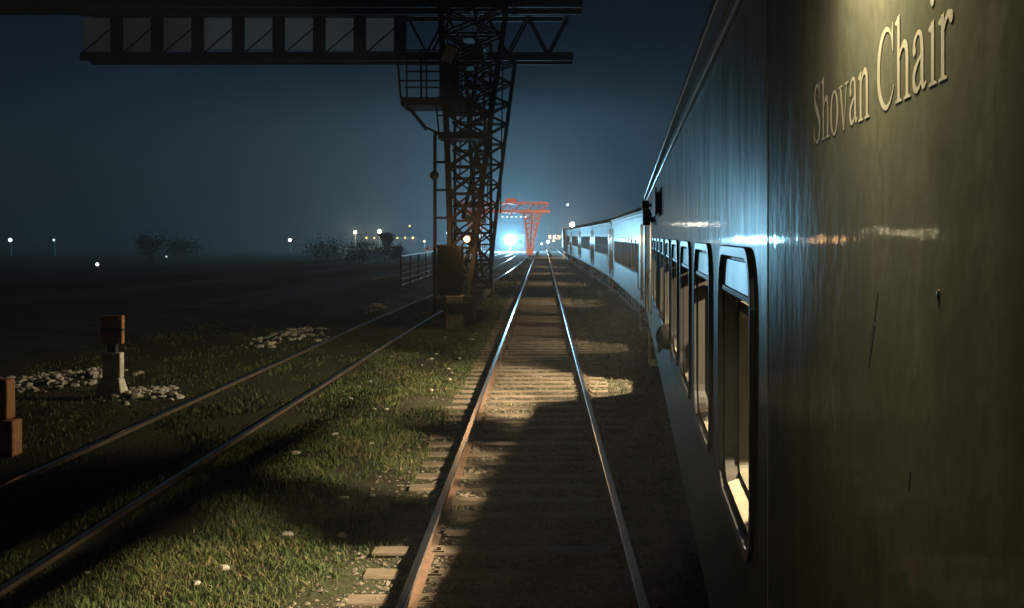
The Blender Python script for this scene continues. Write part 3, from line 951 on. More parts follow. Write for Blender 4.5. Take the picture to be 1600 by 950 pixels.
GL = {
 'S': (0.556, [strip([(0.425, 0.49, 0.012), (0.405, 0.57, 0.022), (0.30, 0.645, 0.034), (0.17, 0.62, 0.062), (0.115, 0.53, 0.085), (0.165, 0.43, 0.098), (0.29, 0.345, 0.105), (0.405, 0.25, 0.098), (0.435, 0.15, 0.085), (0.375, 0.045, 0.062), (0.25, 0.008, 0.034), (0.12, 0.06, 0.024), (0.07, 0.18, 0.012)]),
               tri((0.415, 0.475), (0.44, 0.475), (0.435, 0.675), (0.415, 0.675), (0.395, 0.61)), tri((0.05, 0.21), (0.075, 0.21), (0.095, 0.05), (0.068, -0.015), (0.048, -0.015))]),
 'h': (0.5, stem(0.11, 0, 0.683) + arch(0.11)),
 'n': (0.5, stem(0.11, 0, 0.45) + arch(0.11)),
 'o': (0.5, [oval(0.25, 0.222, 0.222, 0.238, 0.135, 0.208)]),
 'v': (0.5, [strip([(0.085, 0.45, 0.078), (0.262, -0.008, 0.06)], straight=True), strip([(0.405, 0.45, 0.026), (0.255, -0.005, 0.030)], straight=True), rc(0.0, 0.20, 0.434, 0.452), rc(0.33, 0.49, 0.434, 0.452)]),
 'a': (0.444, [strip([(0.085, 0.325, 0.07), (0.10, 0.395, 0.05), (0.19, 0.442, 0.032), (0.275, 0.41, 0.06), (0.305, 0.32, 0.078), (0.305, 0.18, 0.078), (0.310, 0.075, 0.074), (0.35, 0.03, 0.05), (0.42, 0.055, 0.012)]),
               strip([(0.30, 0.275, 0.02), (0.19, 0.225, 0.04), (0.09, 0.16, 0.068), (0.085, 0.07, 0.078), (0.15, 0.025, 0.05), (0.23, 0.04, 0.028), (0.30, 0.10, 0.02)]), disc(0.092, 0.325, 0.042)]),
 'C': (0.667, [strip([(0.585, 0.455, 0.012), (0.55, 0.56, 0.024), (0.46, 0.63, 0.036), (0.34, 0.65, 0.045), (0.20, 0.59, 0.075), (0.105, 0.46, 0.10), (0.085, 0.33, 0.108), (0.105, 0.20, 0.10), (0.20, 0.075, 0.075), (0.34, 0.008, 0.045), (0.47, 0.03, 0.034), (0.56, 0.09, 0.026), (0.62, 0.165, 0.012)]),
               tri((0.585, 0.44), (0.605, 0.44), (0.60, 0.675), (0.58, 0.675), (0.55, 0.60))]),
 'i': (0.278, stem(0.14, 0, 0.45) + [disc(0.135, 0.605, 0.05)]),
 'r': (0.333, stem(0.11, 0, 0.45) + [strip([(0.135, 0.33, 0.02), (0.185, 0.40, 0.04), (0.25, 0.428, 0.055), (0.315, 0.405, 0.05)]), disc(0.305, 0.40, 0.045)]),
}
def lettering(text, s_start, z_base, em, parent):
    pen = 0.0
    for ch in text:
        if ch == ' ':
            pen += 0.25
            continue
        adv, pieces = GL[ch]
        for edge in (True, False):
            mb = MB()
            for q, (vs, fs) in enumerate(pieces):
                x = -0.0003 - 0.00004 * q - (0.0 if edge else 0.0006)
                # the brown outline is the same letter, a touch heavier, shifted down and right
                ds, dz = (-0.0014, -0.0016) if edge else (0, 0)
                mb.add([(x, s_start - (pen + v[0]) * em + ds, z_base + v[1] * em + dz) for v in vs], fs)
            me = bpy.data.meshes.new('letter')
            me.from_pydata(mb.v, [], mb.f)
            me.update()
            bm = bmesh.new(); bm.from_mesh(me)
            for f in bm.faces:
                f.normal_update()
                if f.normal.x > 0: f.normal_flip()
            bm.to_mesh(me); bm.free()
            if edge:
                base = link('letter_outline', me, M['letter_edge'], parent, recalc=False)
            else:
                link('letter', me, M['letter'], base, recalc=False)
        pen += adv
lettering('Shovan Chair', sy(637 / (1271 - 985.0)), HC + 0.186, 0.1765, near)

# scratch, dent and rivet marks on the near skin
def wall_pt(px, py, out=0.0):
    Yw = 637.0 / (px - 985.0)
    return Vector((-out, sy(Yw), HC - (py - VY) / F * Yw))
for (xa, ya, xb, yb, w) in ((1372, 455, 1366, 500, 0.0035), (1366, 505, 1360, 545, 0.006), (1361, 545, 1357, 572, 0.003), (1422, 735, 1420, 760, 0.003)):
    MB().bar(wall_pt(xa, ya, 0.0003), wall_pt(xb, yb, 0.0003), 0.0005, w * 2.2).build('scratch', M['grime'], near)
kn = MB().ball(wall_pt(1466, 460, 0.0), 0.0065, 12, 8, (0.35, 1, 1))
kn.build('door_stop', M['rubber'], near, smooth=True)

# unseen lamp added above the lettering to wash light down the olive paint
dl = MB()
yl = sy(1.62)
dl.box(-0.20, -0.055, yl - 0.22, yl + 0.22, 3.47, 3.50).box(-0.20, -0.185, yl - 0.22, yl + 0.22, 3.40, 3.47).box(-0.055, -0.001, yl - 0.05, yl + 0.05, 3.45, 3.50)
dlo = dl.build('added_wash_lamp', M['gutter'], near, bevel=0.005)
MB().tube([(-0.12, yl - 0.18, 3.445), (-0.12, yl + 0.18, 3.445)], 0.016, 10).build('lamp_tube', glow('added_wash_tube', (1.0, 0.9, 0.5), 6, 'NONE'), dlo)
WASH_W = 10.0
light('added_wash_light', 'AREA', (-0.10, yl, 3.42), WASH_W, (1.0, 0.90, 0.56), 0.10, near, (0, R(8), 0), size_y=0.36)

# ------------------------------------------------------------------ passenger leaning out
def skin_body(name, joints, edges, m, parent, root_i=0, sub=2):
    me = bpy.data.meshes.new(name)
    me.from_pydata([j[:3] for j in joints], edges, [])
    o = bpy.data.objects.new(name, me)
    COL.objects.link(o)
    if parent: o.parent = parent
    md = o.modifiers.new('skin', 'SKIN')
    for i, j in enumerate(joints):
        r = j[3] if isinstance(j[3], tuple) else (j[3], j[3])
        me.skin_vertices[0].data[i].radius = r
        me.skin_vertices[0].data[i].use_root = (i == root_i)
    md.use_smooth_shade = True
    sb = o.modifiers.new('sub', 'SUBSURF')
    sb.levels = sub
    sb.render_levels = sub
    me.materials.append(m)
    return o
Yp = sy(10.55)
wp = Matrix.Rotation(-ang, 4, 'Z') @ Vector((0, Yp, 0)) + Vector((org1[0], org1[1], 0))
person = empty('person', (wp.x, wp.y, 1.56), 'person in dark clothes leaning their head and arm out of a carriage window', 'person', None, -ang)
J = [(0.55, -0.10, 0.05, 0.15), (0.46, -0.06, 0.26, 0.15), (0.33, -0.02, 0.42, 0.16), (0.22, 0.02, 0.45, 0.075), (0.05, 0.06, 0.36, 0.058),
     (-0.02, 0.075, 0.28, (0.088, 0.085)), (-0.045, 0.08, 0.20, (0.085, 0.08)), (-0.05, 0.08, 0.14, 0.06),
     (0.30, 0.18, 0.40, 0.07), (0.17, 0.27, 0.34, 0.052), (0.0, 0.29, 0.31, 0.042), (-0.07, 0.24, 0.22, 0.034), (-0.085, 0.20, 0.15, (0.02, 0.036)),
     (-0.09, 0.215, 0.09, 0.010), (-0.098, 0.195, 0.085, 0.010), (-0.094, 0.178, 0.09, 0.009), (-0.07, 0.19, 0.115, 0.009),
     (0.34, -0.22, 0.38, 0.07), (0.36, -0.28, 0.18, 0.052), (0.34, -0.10, 0.08, 0.04),
     (0.75, -0.12, 0.02, 0.10), (0.78, 0.25, 0.02, 0.08)]
E = [(0, 1), (1, 2), (2, 3), (3, 4), (4, 5), (5, 6), (6, 7), (2, 8), (8, 9), (9, 10), (10, 11), (11, 12), (12, 13), (12, 14), (12, 15), (12, 16), (2, 17), (17, 18), (18, 19), (0, 20), (20, 21)]
skin_body('body', J, E, M['skin'], person)
hr = MB().ball((-0.012, 0.072, 0.262), 0.116, 16, 12, (1.0, 0.95, 1.08)).build('hair', M['hair'], person, smooth=True)
Js = [(0.55, -0.10, 0.03, 0.165), (0.46, -0.06, 0.26, 0.165), (0.33, -0.02, 0.42, 0.172), (0.29, 0.0, 0.45, 0.10), (0.30, 0.18, 0.40, 0.082), (0.20, 0.25, 0.355, 0.066), (0.34, -0.22, 0.38, 0.082), (0.355, -0.27, 0.24, 0.066)]
skin_body('shirt', Js, [(0, 1), (1, 2), (2, 3), (2, 4), (4, 5), (2, 6), (6, 7)], M['shirt'], person)

# ------------------------------------------------------------------ gantry cranes
def crane(Y0, Y1, zb, zt, xr, xl, legx, m, label, group, full=True, posts_w=0.50, plate=None, far_leg=True, xl2=None):
    root = empty('gantry_crane', (legx, (Y0 + Y1) / 2, 0), label, 'gantry crane', group)
    ox, oy = legx, (Y0 + Y1) / 2
    L = lambda x, y, z: (x - ox, y - oy, z)
    gy0, gy1 = Y0 + 0.6, Y1 - 1.9 if full else Y1 - 1.5
    # two lattice girders
    for gi, gy in enumerate((gy0, gy1)):
        g = MB()
        w = 1.1 if full else 0.9
        for yy in (gy, gy + w):
            x_l = xl2 if (gi == 1 and xl2) else xl
            g.bar(L(x_l, yy, zb + 0.15), L(xr, yy, zb + 0.15), 0.16, 0.34)
            g.bar(L(x_l, yy, zt - 0.1), L(xr - 0.4, yy, zt - 0.1), 0.14, 0.20)
            step = 1.66 if full else 1.9
            x = xr - 0.2
            flip = False
            while x - step > x_l:
                if x < legx - 1.5 and full and yy != gy:
                    pass
                elif x < legx - 1.5 and full:
                    g.box(*sorted((x - ox - 0.0, x - ox - posts_w)), yy - oy - 0.05, yy - oy + 0.05, zb + 0.3, zt - 0.18)
                    g.bar(L(x - posts_w, yy + 0.01, zt - 0.7), L(x - step, yy + 0.01, zb + 0.3), 0.05)
                else:
                    a, b = (zb + 0.3, zt - 0.15) if flip else (zt - 0.15, zb + 0.3)
                    g.bar(L(x, yy, a), L(x - step / 2, yy, b), 0.09)
                    g.bar(L(x - step / 2, yy, b), L(x - step, yy, a), 0.09)
                x -= step
        x = xr - 0.2
        while x > x_l:
            g.bar(L(x, gy, zb + 0.15), L(x, gy + w, zb + 0.15), 0.12)
            g.bar(L(x, gy, zt - 0.1), L(x, gy + w, zt - 0.1), 0.10)
            x -= 1.57
        go = g.build('girder', m, root)
        if full:
            # walkway grating and hand rail along the top of the girder
            MB().box(x_l - ox, xr - ox - 0.6, gy - oy + 0.08, gy - oy + w - 0.08, zt + 0.02, zt + 0.06).build('walkway', m, go)
        if plate and gi == 1:
            x = xr - 0.2
            while x - step > x_l:
                if x < legx - 1.5:
                    MB().box(x - step - ox + 0.01, x - posts_w - ox - 0.01, gy - oy + 0.02, gy - oy + 0.035, zb + 0.40 + 0.05 * math.sin(x * 7), zt - 0.26).build('side_panel', plate, go)
                x -= step
    # legs
    for lx, sgn in ((legx, 1), (xl + 2.2, -1)):
        if sgn < 0 and not far_leg:
            continue
        for fi, (fy, ty) in enumerate(((Y0, gy0 + 0.3), (Y1, gy1 + 0.8))):
            b = MB()
            wt = 1.05 if full else 1.15       # half-width at the top, across the crane
            wb = 0.30
            dpt = 0.30
            def P(u, v, t):
                hw = wb + (wt - wb) * t ** 1.3
                y = fy + (ty - fy) * t
                return L(lx + 0.35 * t * sgn + u * hw, y + v * dpt, 0.75 + (zb - 0.75) * t)
            nb = 11 if full else 7
            for u in (-1, 1):
                for v in (-1, 1):
                    for k in range(nb):
                        b.bar(P(u, v, k / nb), P(u, v, (k + 1) / nb), 0.13 if full else 0.2)
            for k in range(nb):
                t0, t1 = k / nb, (k + 1) / nb
                for v in (-1, 1):
                    b.bar(P(-1, v, t0), P(1, v, t1), 0.06)
                    b.bar(P(1, v, t0), P(-1, v, t1), 0.06)
                    b.bar(P(-1, v, t1), P(1, v, t1), 0.07)
                for u in (-1, 1):
                    b.bar(P(u, -1, t0 if k % 2 else t1), P(u, 1, t1 if k % 2 else t0), 0.06)
            b.build('leg', m, root)
        # longitudinal bracing between the two legs
        br = MB()
        for k, (z0, z1) in enumerate(((1.0, 3.4), (3.4, 6.0), (6.0, zb))):
            f0, f1 = (z0 - 0.75) / (zb - 0.75), (z1 - 0.75) / (zb - 0.75)
            ya = Y0 + (gy0 + 0.3 - Y0) * f1
            yb = Y1 + (gy1 + 0.8 - Y1) * f1
            br.bar(L(lx + 0.3 * f1, ya, z1), L(lx + 0.3 * f1, yb, z1), 0.14)
            ya0 = Y0 + (gy0 + 0.3 - Y0) * f0
            yb0 = Y1 + (gy1 + 0.8 - Y1) * f0
            br.bar(L(lx + 0.3 * f0, ya0, z0), L(lx + 0.3 * f1, (ya + yb) / 2, z1), 0.10)
            br.bar(L(lx + 0.3 * f0, yb0, z0), L(lx + 0.3 * f1, (ya + yb) / 2, z1), 0.10)
        br.build('bracing', m, root)
        # bottom carriage with wheels
        c = MB().box(lx - ox - 0.38, lx - ox + 0.38, Y0 - oy - 1.0, Y1 - oy + 1.0, 0.42, 0.80)
        for fy in (Y0, Y1):
            c.box(lx - ox - 0.46, lx - ox + 0.46, fy - oy - 0.7, fy - oy + 0.7, 0.22, 0.98)
        co = c.build('bottom_carriage', m, root, bevel=0.02)
        wh = MB()
        for fy in (Y0 - 0.45, Y0 + 0.45, Y1 - 0.45, Y1 + 0.45):
            wh.tube([(lx - ox - 0.12, fy - oy, 0.27), (lx - ox + 0.12, fy - oy, 0.27)], 0.25, 18)
        wh.build('wheel', M['wheel'], co)
    if full:
        # operator platform, ladder and control box on the near leg
        pl = MB()
        pz = 7.0
        px0, px1 = legx - 1.75, legx + 0.3
        pl.box(px0 - ox, px1 - ox, Y0 - oy - 0.7, Y0 - oy + 0.9, pz - 0.25, pz)
        for x in (px0, px0 + 0.62, px0 + 1.2):
            pl.bar(L(x, Y0 - 0.65, pz), L(x - 0.12 * (x == px0), Y0 - 0.65, pz + 1.45), 0.06)
            pl.bar(L(x, Y0 + 0.85, pz), L(x, Y0 + 0.85, pz + 1.45), 0.05)
        for z in (pz + 0.5, pz + 1.0, pz + 1.42):
            pl.bar(L(px0 - 0.06, Y0 - 0.65, z), L(px1, Y0 - 0.65, z), 0.05)
            pl.bar(L(px0 - 0.06, Y0 + 0.85, z), L(px1, Y0 + 0.85, z), 0.05)
        pl.bar(L(px0, Y0 - 0.65, pz), L(px0 + 0.75, Y0 - 0.3, pz - 0.95), 0.09)
        po = pl.build('platform', m, root)
        cb = MB().box(legx - ox - 0.62, legx - ox - 0.05, Y0 - oy - 0.2, Y0 - oy + 0.6, pz + 0.02, pz + 1.35)
        p2, z2 = MB(), 5.95
        p2.box(legx - ox - 0.62, legx - ox + 0.75, Y0 - oy - 0.65, Y0 - oy + 0.4, z2 - 0.2, z2)
        for xq in (-0.6, -0.1, 0.4):
            p2.bar(L(legx + xq, Y0 - 0.6, z2), L(legx + xq - 0.10 * (xq < -0.5), Y0 - 0.6, z2 + 1.0), 0.05)
        for zq in (0.5, 0.98):
            p2.bar(L(legx - 0.66, Y0 - 0.6, z2 + zq), L(legx + 0.6, Y0 - 0.6, z2 + zq), 0.045)
        p2.bar(L(legx - 0.95, Y0 - 0.6, z2 + 0.12), L(legx - 0.5, Y0 - 0.6, z2 - 0.1), 0.07)
        p2.build('lower_platform', m, root)
        # hoist ropes and the second mast of stairs behind the near leg
        for q in range(5):
            po_x = legx - 0.55 + 0.42 * q
            MB().tube([L(po_x, gy0 + 1.4 + q * 0.9, zb + 0.2), L(po_x - 0.1, gy0 + 1.4 + q * 0.9, 5.2 - 0.4 * q)], 0.025, 6).build('rope', m, root)
        ms = MB()
        mz = 1.0
        while mz < zb - 0.9:
            for (xa, xb) in ((-0.5, 0.75), (0.75, -0.5)):
                ms.bar(L(legx + xa, Y0 + 4.2, mz), L(legx + xb, Y0 + 4.2, mz + 0.9), 0.06)
            for xq in (-0.5, 0.75):
                ms.bar(L(legx + xq, Y0 + 4.2, mz), L(legx + xq, Y0 + 4.2, mz + 0.95), 0.10)
                ms.bar(L(legx + xq, Y0 + 4.2, mz + 0.9), L(legx + xq, Y0 + 3.2, mz + 0.9), 0.05)
            ms.bar(L(legx - 0.5, Y0 + 4.2, mz), L(legx + 0.75, Y0 + 4.2, mz), 0.07)
            ms.box(legx - ox - 0.5, legx - ox + 0.2, Y0 - oy + 3.2, Y0 - oy + 4.2, mz + 0.88, mz + 0.92)
            mz += 0.95
        ms.build('stair_tower', m, root)
        cb.build('cabin', m, root, bevel=0.03)
        ld = MB()
        lx0 = legx - 0.42
        for dx in (0.0, 0.44):
            ld.bar(L(lx0 + dx - 0.32, Y0 - 0.38, 0.5), L(lx0 + dx - 0.32, Y0 - 0.38, 6.0), 0.10 if dx == 0 else 0.06)
        z = 0.8
        while z < 6.0:
            ld.bar(L(lx0 - 0.32, Y0 - 0.38, z), L(lx0 + 0.12, Y0 - 0.38, z), 0.07)
            z += 0.85
        ld.ball(L(lx0 - 0.34, Y0 - 0.38, 4.65), 0.14, 10, 8)
        ld.build('ladder', m, root)
        fl = MB().box(-0.22, 0.22, -0.1, 0.1, -0.3, 0.3, Matrix.Translation(L(legx - 0.25, Y0 - 0.85, 8.25)) @ Matrix.Rotation(R(25), 4, 'Y'))
        fo = fl.build('floodlamp', m, root)
        MB().box(-0.17, 0.17, -0.115, -0.102, -0.25, 0.25, Matrix.Translation(L(legx - 0.25, Y0 - 0.85, 8.25)) @ Matrix.Rotation(R(25), 4, 'Y')).build('lamp_glass', M['frost'], fo)
        cbx = MB().box(legx - ox - 0.62, legx - ox + 0.08, Y0 - oy - 0.95, Y0 - oy + 0.1, 1.0, 2.50)
        cbx.build('control_cabinet', M['cabinet'], root, bevel=0.02)
        wl = MB().ball(L(legx + 0.27, Y0 - 0.9, 2.70), 0.10, 12, 8).build('amber_lamp', M['g_amber'], root, smooth=True)
        MB().tube([L(legx + 0.27, Y0 - 0.72, 2.70), L(legx + 0.05, Y0 - 0.6, 2.45)], 0.03, 6).build('lamp_bracket', m, wl)
        light('amber_light', 'POINT', L(legx + 0.27, Y0 - 1.1, 2.70), 55, AMBER, 0.08, root)
        ft = MB().box(legx - ox - 0.35, legx - ox + 0.15, Y0 - oy - 1.0, Y0 - oy - 0.3, 0.0, 1.0)
        ft.build('buffer_block', M['concrete'], root, bevel=0.02)
    else:
        hk = MB().box(xl - ox + 6.2, xl - ox + 7.6, gy0 - oy, gy1 - oy + 0.9, zt, zt + 0.5)
        hk.bar(L(xl + 6.9, (gy0 + gy1) / 2, zb), L(xl + 6.9, (gy0 + gy1) / 2, zb - 0.6), 0.2)
        hk.build('trolley', m, root)
        for q in range(6):
            wl = MB().ball(L(xl + 5.8 + q * 0.62, Y0 - 0.1, zb - 0.62), 0.085, 8, 6).build('work_lamp', M['g_white'], root)
            MB().tube([L(xl + 5.8 + q * 0.62, Y0 - 0.02, zb - 0.56), L(xl + 5.8 + q * 0.62, gy0, zb + 0.1)], 0.02, 5).build('lamp_hanger', m, wl)
    return root
crane(33.6, 46.5, 10.0, 12.0, 1.25, -32.0, -2.55, M['crane'], 'dark lattice gantry crane standing close between the tracks, its girder across the photo top', 'gantry cranes', True, plate=M['plate'], xl2=-18.95)
c2 = crane(146, 153, 5.95, 7.35, 1.0, -11.2, -1.75, M['crane_red'], 'small far red gantry crane over the tracks beyond the dark one', 'gantry cranes', False)
# ------------------------------------------------------------------ lamps
def lamp_post(px, py, Y, lens, r, label, power=0, col=COLD, ground_z=0.0, name='lamp_post', arm=0.0, group=None, lsize=0.3):
    p = at(px, py, Y)
    root = empty(name, (p.x, p.y, 0), label, 'lamp', group)
    h = p.z
    MB().tube([(0, 0.25, 0), (0, 0.25, h * 0.9), (0, 0.22, h + r)], 0.07, 8, [0.09, 0.06, 0.05]).build('pole', M['pole'], root)
    hs = MB().tube([(0, 0.03, h), (0, 0.22, h)], r * 0.98, 20)
    ho = hs.build('lamp_housing', M['pole'], root)
    MB().ball((0, 0.0, h), r, 16, 10, (1, 0.35, 1)).build('lens', lens, ho, smooth=True)
    if power:
        light('lamp_light', 'POINT', (0, -0.5 - lsize, h), power, col, lsize, root)
    return root
lamp_post(797, 375, 190, M['g_cold'], 1.0, 'big blinding white floodlight on a low mast beside the white hut', FLOOD_W, COLD, lsize=0.5)
lamp_post(894, 351, 128, M['g_yellow'], 0.30, 'yellow white lamp rising over the far end of the train', 1500, (1.0, 0.9, 0.7), lsize=0.3)
lamp_post(555, 363, 230, M['g_yellow'], 0.36, 'leftmost of the two yellow lamps over the lit shed', 2200, (1, 0.85, 0.5), group='yellow yard lamps')
lamp_post(593, 362, 230, M['g_yellow'], 0.42, 'right one of the two yellow lamps, just above the lit shed', 2600, (1, 0.85, 0.5), group='yellow yard lamps')
lamp_post(640, 353, 260, M['g_yellow'], 0.22, 'small warm lamp high above the right end of the lit shed')
lamp_post(663, 377, 200, M['g_yellow'], 0.20, 'small warm lamp low over the fence line, left of the red and white barrier')
lamp_post(699, 364, 220, M['g_white'], 0.22, 'small white lamp just left of the dark crane ladder')
lamp_post(846, 381, 200, M['g_white'], 0.22, 'leftmost of three small white lamps at the end of the middle track', group='small lamps at the end of the middle track')
lamp_post(856, 378, 212, M['g_white'], 0.30, 'middle and brightest of three small white lamps at the end of the middle track', 500, (1, .85, .7), group='small lamps at the end of the middle track')
lamp_post(865, 376, 215, M['g_yellow'], 0.24, 'rightmost of three small lamps before the lilac cabin, warmer than the others', group='small lamps at the end of the middle track')
lamp_post(881, 372, 136, M['g_yellow'], 0.16, 'small warm lamp beside the head of the train, below the taller lamp', 260, (1, .7, .4))
lamp_post(453, 375, 190, M['g_white'], 0.30, 'lone white lamp in the dark, between the crane girder end and the yellow lamps')
lamp_post(16, 375, 150, M['g_white'], 0.26, 'farthest left white lamp at the edge of the dark field')
lamp_post(84, 375, 150, M['g_dim'], 0.17, 'small white lamp in the dark field, second from the left edge')
lamp_post(152, 413, 85, M['g_white'], 0.13, 'low white lamp standing well below the skyline in the dark field')
lamp_post(260, 401, 120, M['g_dim'], 0.10, 'faint tiny lamp low in the field, right of the low white one')
lamp_post(887, 320, 700, glow('mast_lens', (0.85, 0.95, 1.0), 60, 'NONE'), 0.55, 'tiny white light on the tall thin mast in the sky above the train')

# ------------------------------------------------------------------ fence, posts, yard buildings
fx = -7.3
fence = empty('wire_fence', (fx, 56, 0), 'low metal fence of horizontal wires running beside the old track, left of the crane', 'fence')
FL = 84
for z in (0.25, 0.55, 0.85, 1.15, 1.45):
    MB().tube([(0, 0, z), (0, FL, z)], 0.022, 6).build('wire', M['fence'], fence)
MB().bar((0, 0, 1.76), (0, FL, 1.76), 0.09, 0.07).build('top_rail', M['fence'], fence)
for i in range(0, FL + 1, 4):
    MB().box(-0.045, 0.045, i - 0.045, i + 0.045, 0, 1.72).build('post', M['under'], fence, bevel=0.01)

def marker(px, py, label, s=1.0):
    Y = F * HC / (py - VY)
    p = at(px, py, Y)
    root = empty('marker_post', (p.x, p.y, 0), label, 'marker post', 'marker posts by the old track')
    MB().box(-0.19, 0.19, -0.06, 0.06, 0.94, 1.43).build('orange_plate', M['orange'], root, bevel=0.02)
    MB().box(-0.075, 0.075, -0.06, 0.06, 0.70, 0.94).build('neck', M['under'], root)
    b = MB()
    b.add([(-0.27, -0.2, 0), (0.24, -0.2, 0), (0.24, 0.2, 0), (-0.27, 0.2, 0), (-0.16, -0.1, 0.35), (0.16, -0.1, 0.35), (0.16, 0.1, 0.35), (-0.16, 0.1, 0.35)],
          [(0, 1, 5, 4), (1, 2, 6, 5), (2, 3, 7, 6), (3, 0, 4, 7), (0, 3, 2, 1), (4, 5, 6, 7)])
    b.box(-0.15, 0.17, -0.09, 0.09, 0.352, 0.79)
    b.build('white_base', M['white'], root, bevel=0.02)
    for x in (-0.13, 0.13):
        for z in (1.0, 1.37):
            MB().ball((x, -0.062, z), 0.018, 8, 6).build('bolt', M['under'], root)
    MB().box(-0.192, 0.192, -0.064, 0.064, 1.165, 1.205).build('strap', M['under'], root)
    root.scale = (s, s, s)
    return root
marker(176, 622, 'white marker post with an orange brown square plate, standing among the pale rubble')
p = at(2, 712, F * HC / 344)
br = empty('orange_post', (p.x - 0.15, p.y, 0), 'short rusty orange post cut by the left photo edge', 'post')
MB().box(-0.28, 0.36, -0.14, 0.14, 0, 0.46).build('lower_block', M['orange'], br, bevel=0.03)
MB().box(-0.24, 0.28, -0.12, 0.12, 0.47, 0.98).build('upper_block', M['orange'], br, bevel=0.03)

def hut(px0, px1, pyt, Y, wm, label, name, lamps=0, roof_m=None, depth=4.0):
    a = at(px0, pyt, Y)
    b = at(px1, pyt, Y)
    w = b.x - a.x
    root = empty(name, ((a.x + b.x) / 2, Y + depth / 2, 0), label, 'building')
    h = a.z
    MB().box(-w / 2, w / 2, -depth / 2, depth / 2, -0.05, h).build('wall', wm, root)
    MB().add([(-w / 2 - 0.25, -depth / 2 - 0.3, h + 0.002), (w / 2 + 0.25, -depth / 2 - 0.3, h + 0.002), (w / 2 + 0.25, depth / 2 + 0.3, h + 0.002), (-w / 2 - 0.25, depth / 2 + 0.3, h + 0.002),
              (-w / 2 - 0.25, -depth / 2 - 0.3, h + 0.15), (w / 2 + 0.25, -depth / 2 - 0.3, h + 0.15), (w / 2 + 0.2, 0, h + 0.5), (-w / 2 - 0.2, 0, h + 0.5),
              (w / 2 + 0.25, depth / 2 + 0.3, h + 0.15), (-w / 2 - 0.25, depth / 2 + 0.3, h + 0.15)],
             [(0, 1, 2, 3), (0, 1, 5, 4), (4, 5, 6, 7), (7, 6, 8, 9), (2, 3, 9, 8), (1, 2, 8, 6, 5), (3, 0, 4, 7, 9)]).build('roof', roof_m or M['roof'], root)
    return root, w, h, depth
r_, w_, h_, d_ = hut(806, 819, 366, 197, M['wallw'], 'small white lit hut right beside the big floodlight', 'hut')
MB().box(-0.5, 0.5, -d_ / 2 - 0.03, -d_ / 2 - 0.002, 1.3, 2.1).build('window', M['glass_dark'], r_)
MB().box(-0.9, 0.9, -d_ / 2 - 0.05, -d_ / 2 - 0.003, 0.0, 0.5).build('plinth', M['lilac'], r_)
r_, w_, h_, d_ = hut(854, 878, 361, 240, M['lilac'], 'dull lilac cabin at the end of the middle track beside the train', 'signal_cabin', roof_m=M['shed'])
for x in (-1.0, 0.1, 1.1):
    MB().box(x - 0.35, x + 0.35, -d_ / 2 - 0.03, -d_ / 2 - 0.002, 1.9, 2.9).build('window', M['glass_dark'], r_)
r_, w_, h_, d_ = hut(568, 652, 371, 260, M['shed'], 'long low shed with a row of lamps along its eave', 'shed', depth=8)
for i in range(7):
    MB().ball((-w_ / 2 + 0.8 + i * w_ / 7, -d_ / 2 - 0.4, h_ - 0.1), 0.20 if i % 3 else 0.27, 8, 6).build('eave_lamp', M['g_yellow'] if i != 3 else M['g_white'], r_)
# red and white barrier
p = at(678, 388, 150)
ba = empty('level_crossing_barrier', (p.x, p.y, 0), 'low red and white barrier beyond the wire fence', 'barrier')
bb = MB()
MB().box(-1.2, -0.9, -0.15, 0.15, 0, 1.05).build('stand', M['white'], ba)
bb.bar((-1.4, -0.2, 1.0), (1.4, -0.2, 1.0), 0.12, 0.34)
bm_ = bb.build('boom', M['white'], ba)
for i in range(3):
    MB().box(-1.1 + i * 0.9, -0.65 + i * 0.9, -0.275, -0.262, 0.83, 1.17).build('red_band', M['red'], bm_)

# train's locomotive at the far end, headlamp throws warm light on the ground ahead
lo = empty('locomotive', (2.34, 114.2, 0), 'dark green locomotive half hidden at the head of the train', 'locomotive', None, R(0.5))
MB().box(0.15, WID - 0.15, 0, 15, 1.0, 1.3).build('frame', M['under'], lo)
MB().box(0.35, WID - 0.35, 0.6, 12.2, 1.31, 3.3).build('hood', M['loco'], lo, bevel=0.1)
MB().box(0.1, WID - 0.1, 12.25, 14.6, 1.31, 3.65).build('cab', M['loco'], lo, bevel=0.12)
bogie(lo, 3.2)
bogie(lo, 11.8)
hl = MB().ball((WID / 2, 14.75, 3.2), 0.2, 12, 8).build('headlamp', M['g_yellow'], lo)
light('headlamp_light', 'SPOT', (WID / 2, 15.2, 3.2), 16000, (1.0, 0.74, 0.42), 0.15, lo, (R(88), 0, R(8)), spot=R(95), blend=0.9)

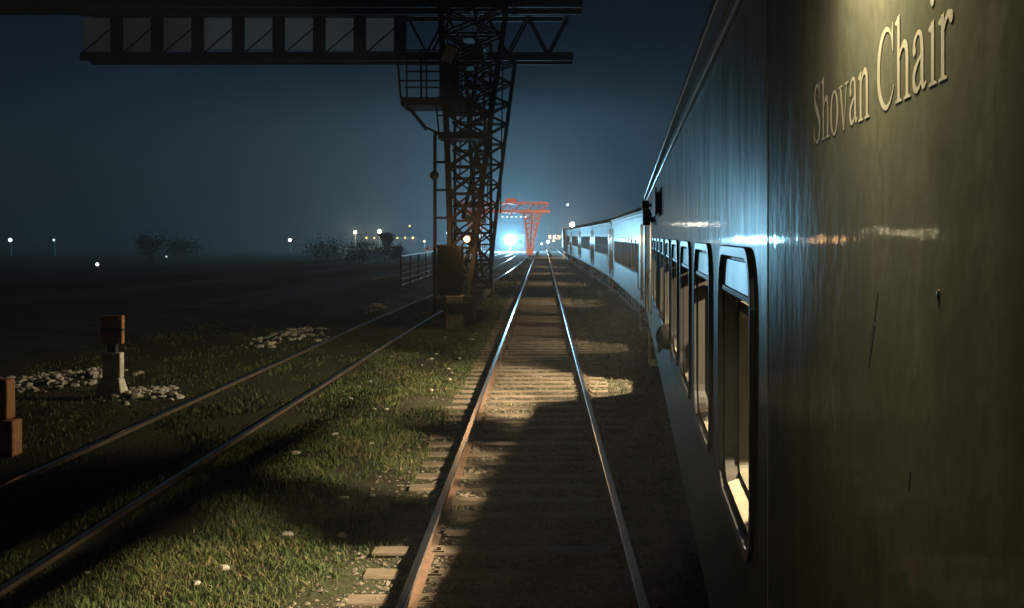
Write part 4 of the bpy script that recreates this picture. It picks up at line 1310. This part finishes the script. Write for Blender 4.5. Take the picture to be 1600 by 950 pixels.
# ------------------------------------------------------------------ bushes and small trees on the skyline
def tree(px, Y, h, cw, label, seed, name='tree'):
    st = np.random.default_rng(seed)
    x = (px - VX) / F * Y
    root = empty(name, (x, Y, 0), label, 'tree' if name == 'tree' else 'bush', 'trees on the dark skyline')
    tk = MB().tube([(0, 0, -0.05), (0.05, 0, h * 0.3), (0.0, 0.05, h * 0.75)], 0.1, 7, [0.10, 0.07, 0.03])
    for k in range(6):
        a = st.uniform(0, 6.28)
        tk.tube([(0.03, 0, h * (0.25 + 0.07 * k)), (math.cos(a) * cw * 0.35, math.sin(a) * cw * 0.35, h * (0.5 + 0.08 * k))], 0.03, 5, [0.04, 0.012])
    tk.build('trunk', M['bark'], root)
    V, Fc = [], []
    for c in range(16):
        a, rr = st.uniform(0, 6.28), cw * 0.5 * math.sqrt(st.random())
        cz = h * st.uniform(0.30, 0.95)
        rr *= 1.0 - 0.55 * abs(cz / h - 0.55)
        cc = np.array((rr * math.cos(a), rr * math.sin(a), cz))
        for l in range(70):
            q = cc + st.normal(0, 0.16 * cw, 3) * (1, 1, 0.8)
            u, v = st.normal(0, 1, 3), st.normal(0, 1, 3)
            u /= np.linalg.norm(u); v /= np.linalg.norm(v)
            o = len(V)
            V += [tuple(q - u * 0.13), tuple(q + v * 0.08), tuple(q + u * 0.13), tuple(q - v * 0.08)]
            Fc.append((o, o + 1, o + 2, o + 3))
    me = bpy.data.meshes.new('crown')
    me.from_pydata(V, [], Fc)
    link('crown', me, M['leaf'], root, recalc=False)
tree(601, 115, 3.1, 1.5, 'slim small tree in front of the lit shed, tallest on the skyline', 1)
tree(566, 112, 2.0, 2.8, 'wide low bush left of the slim small tree', 2, 'bush')
tree(620, 118, 1.7, 1.5, 'little bush right of the slim small tree', 3, 'bush')
tree(510, 120, 2.0, 4.0, 'broad low bush below the dark end of the skyline, left of the yellow lamps', 4, 'bush')
tree(238, 110, 3.0, 2.6, 'dark bushy tree at the left of the photo, right above the low faint lamp', 5)
tree(285, 120, 2.2, 3.2, 'dark low bush right of the faint lamp in the left field', 6, 'bush')
print('done', len(bpy.data.objects))
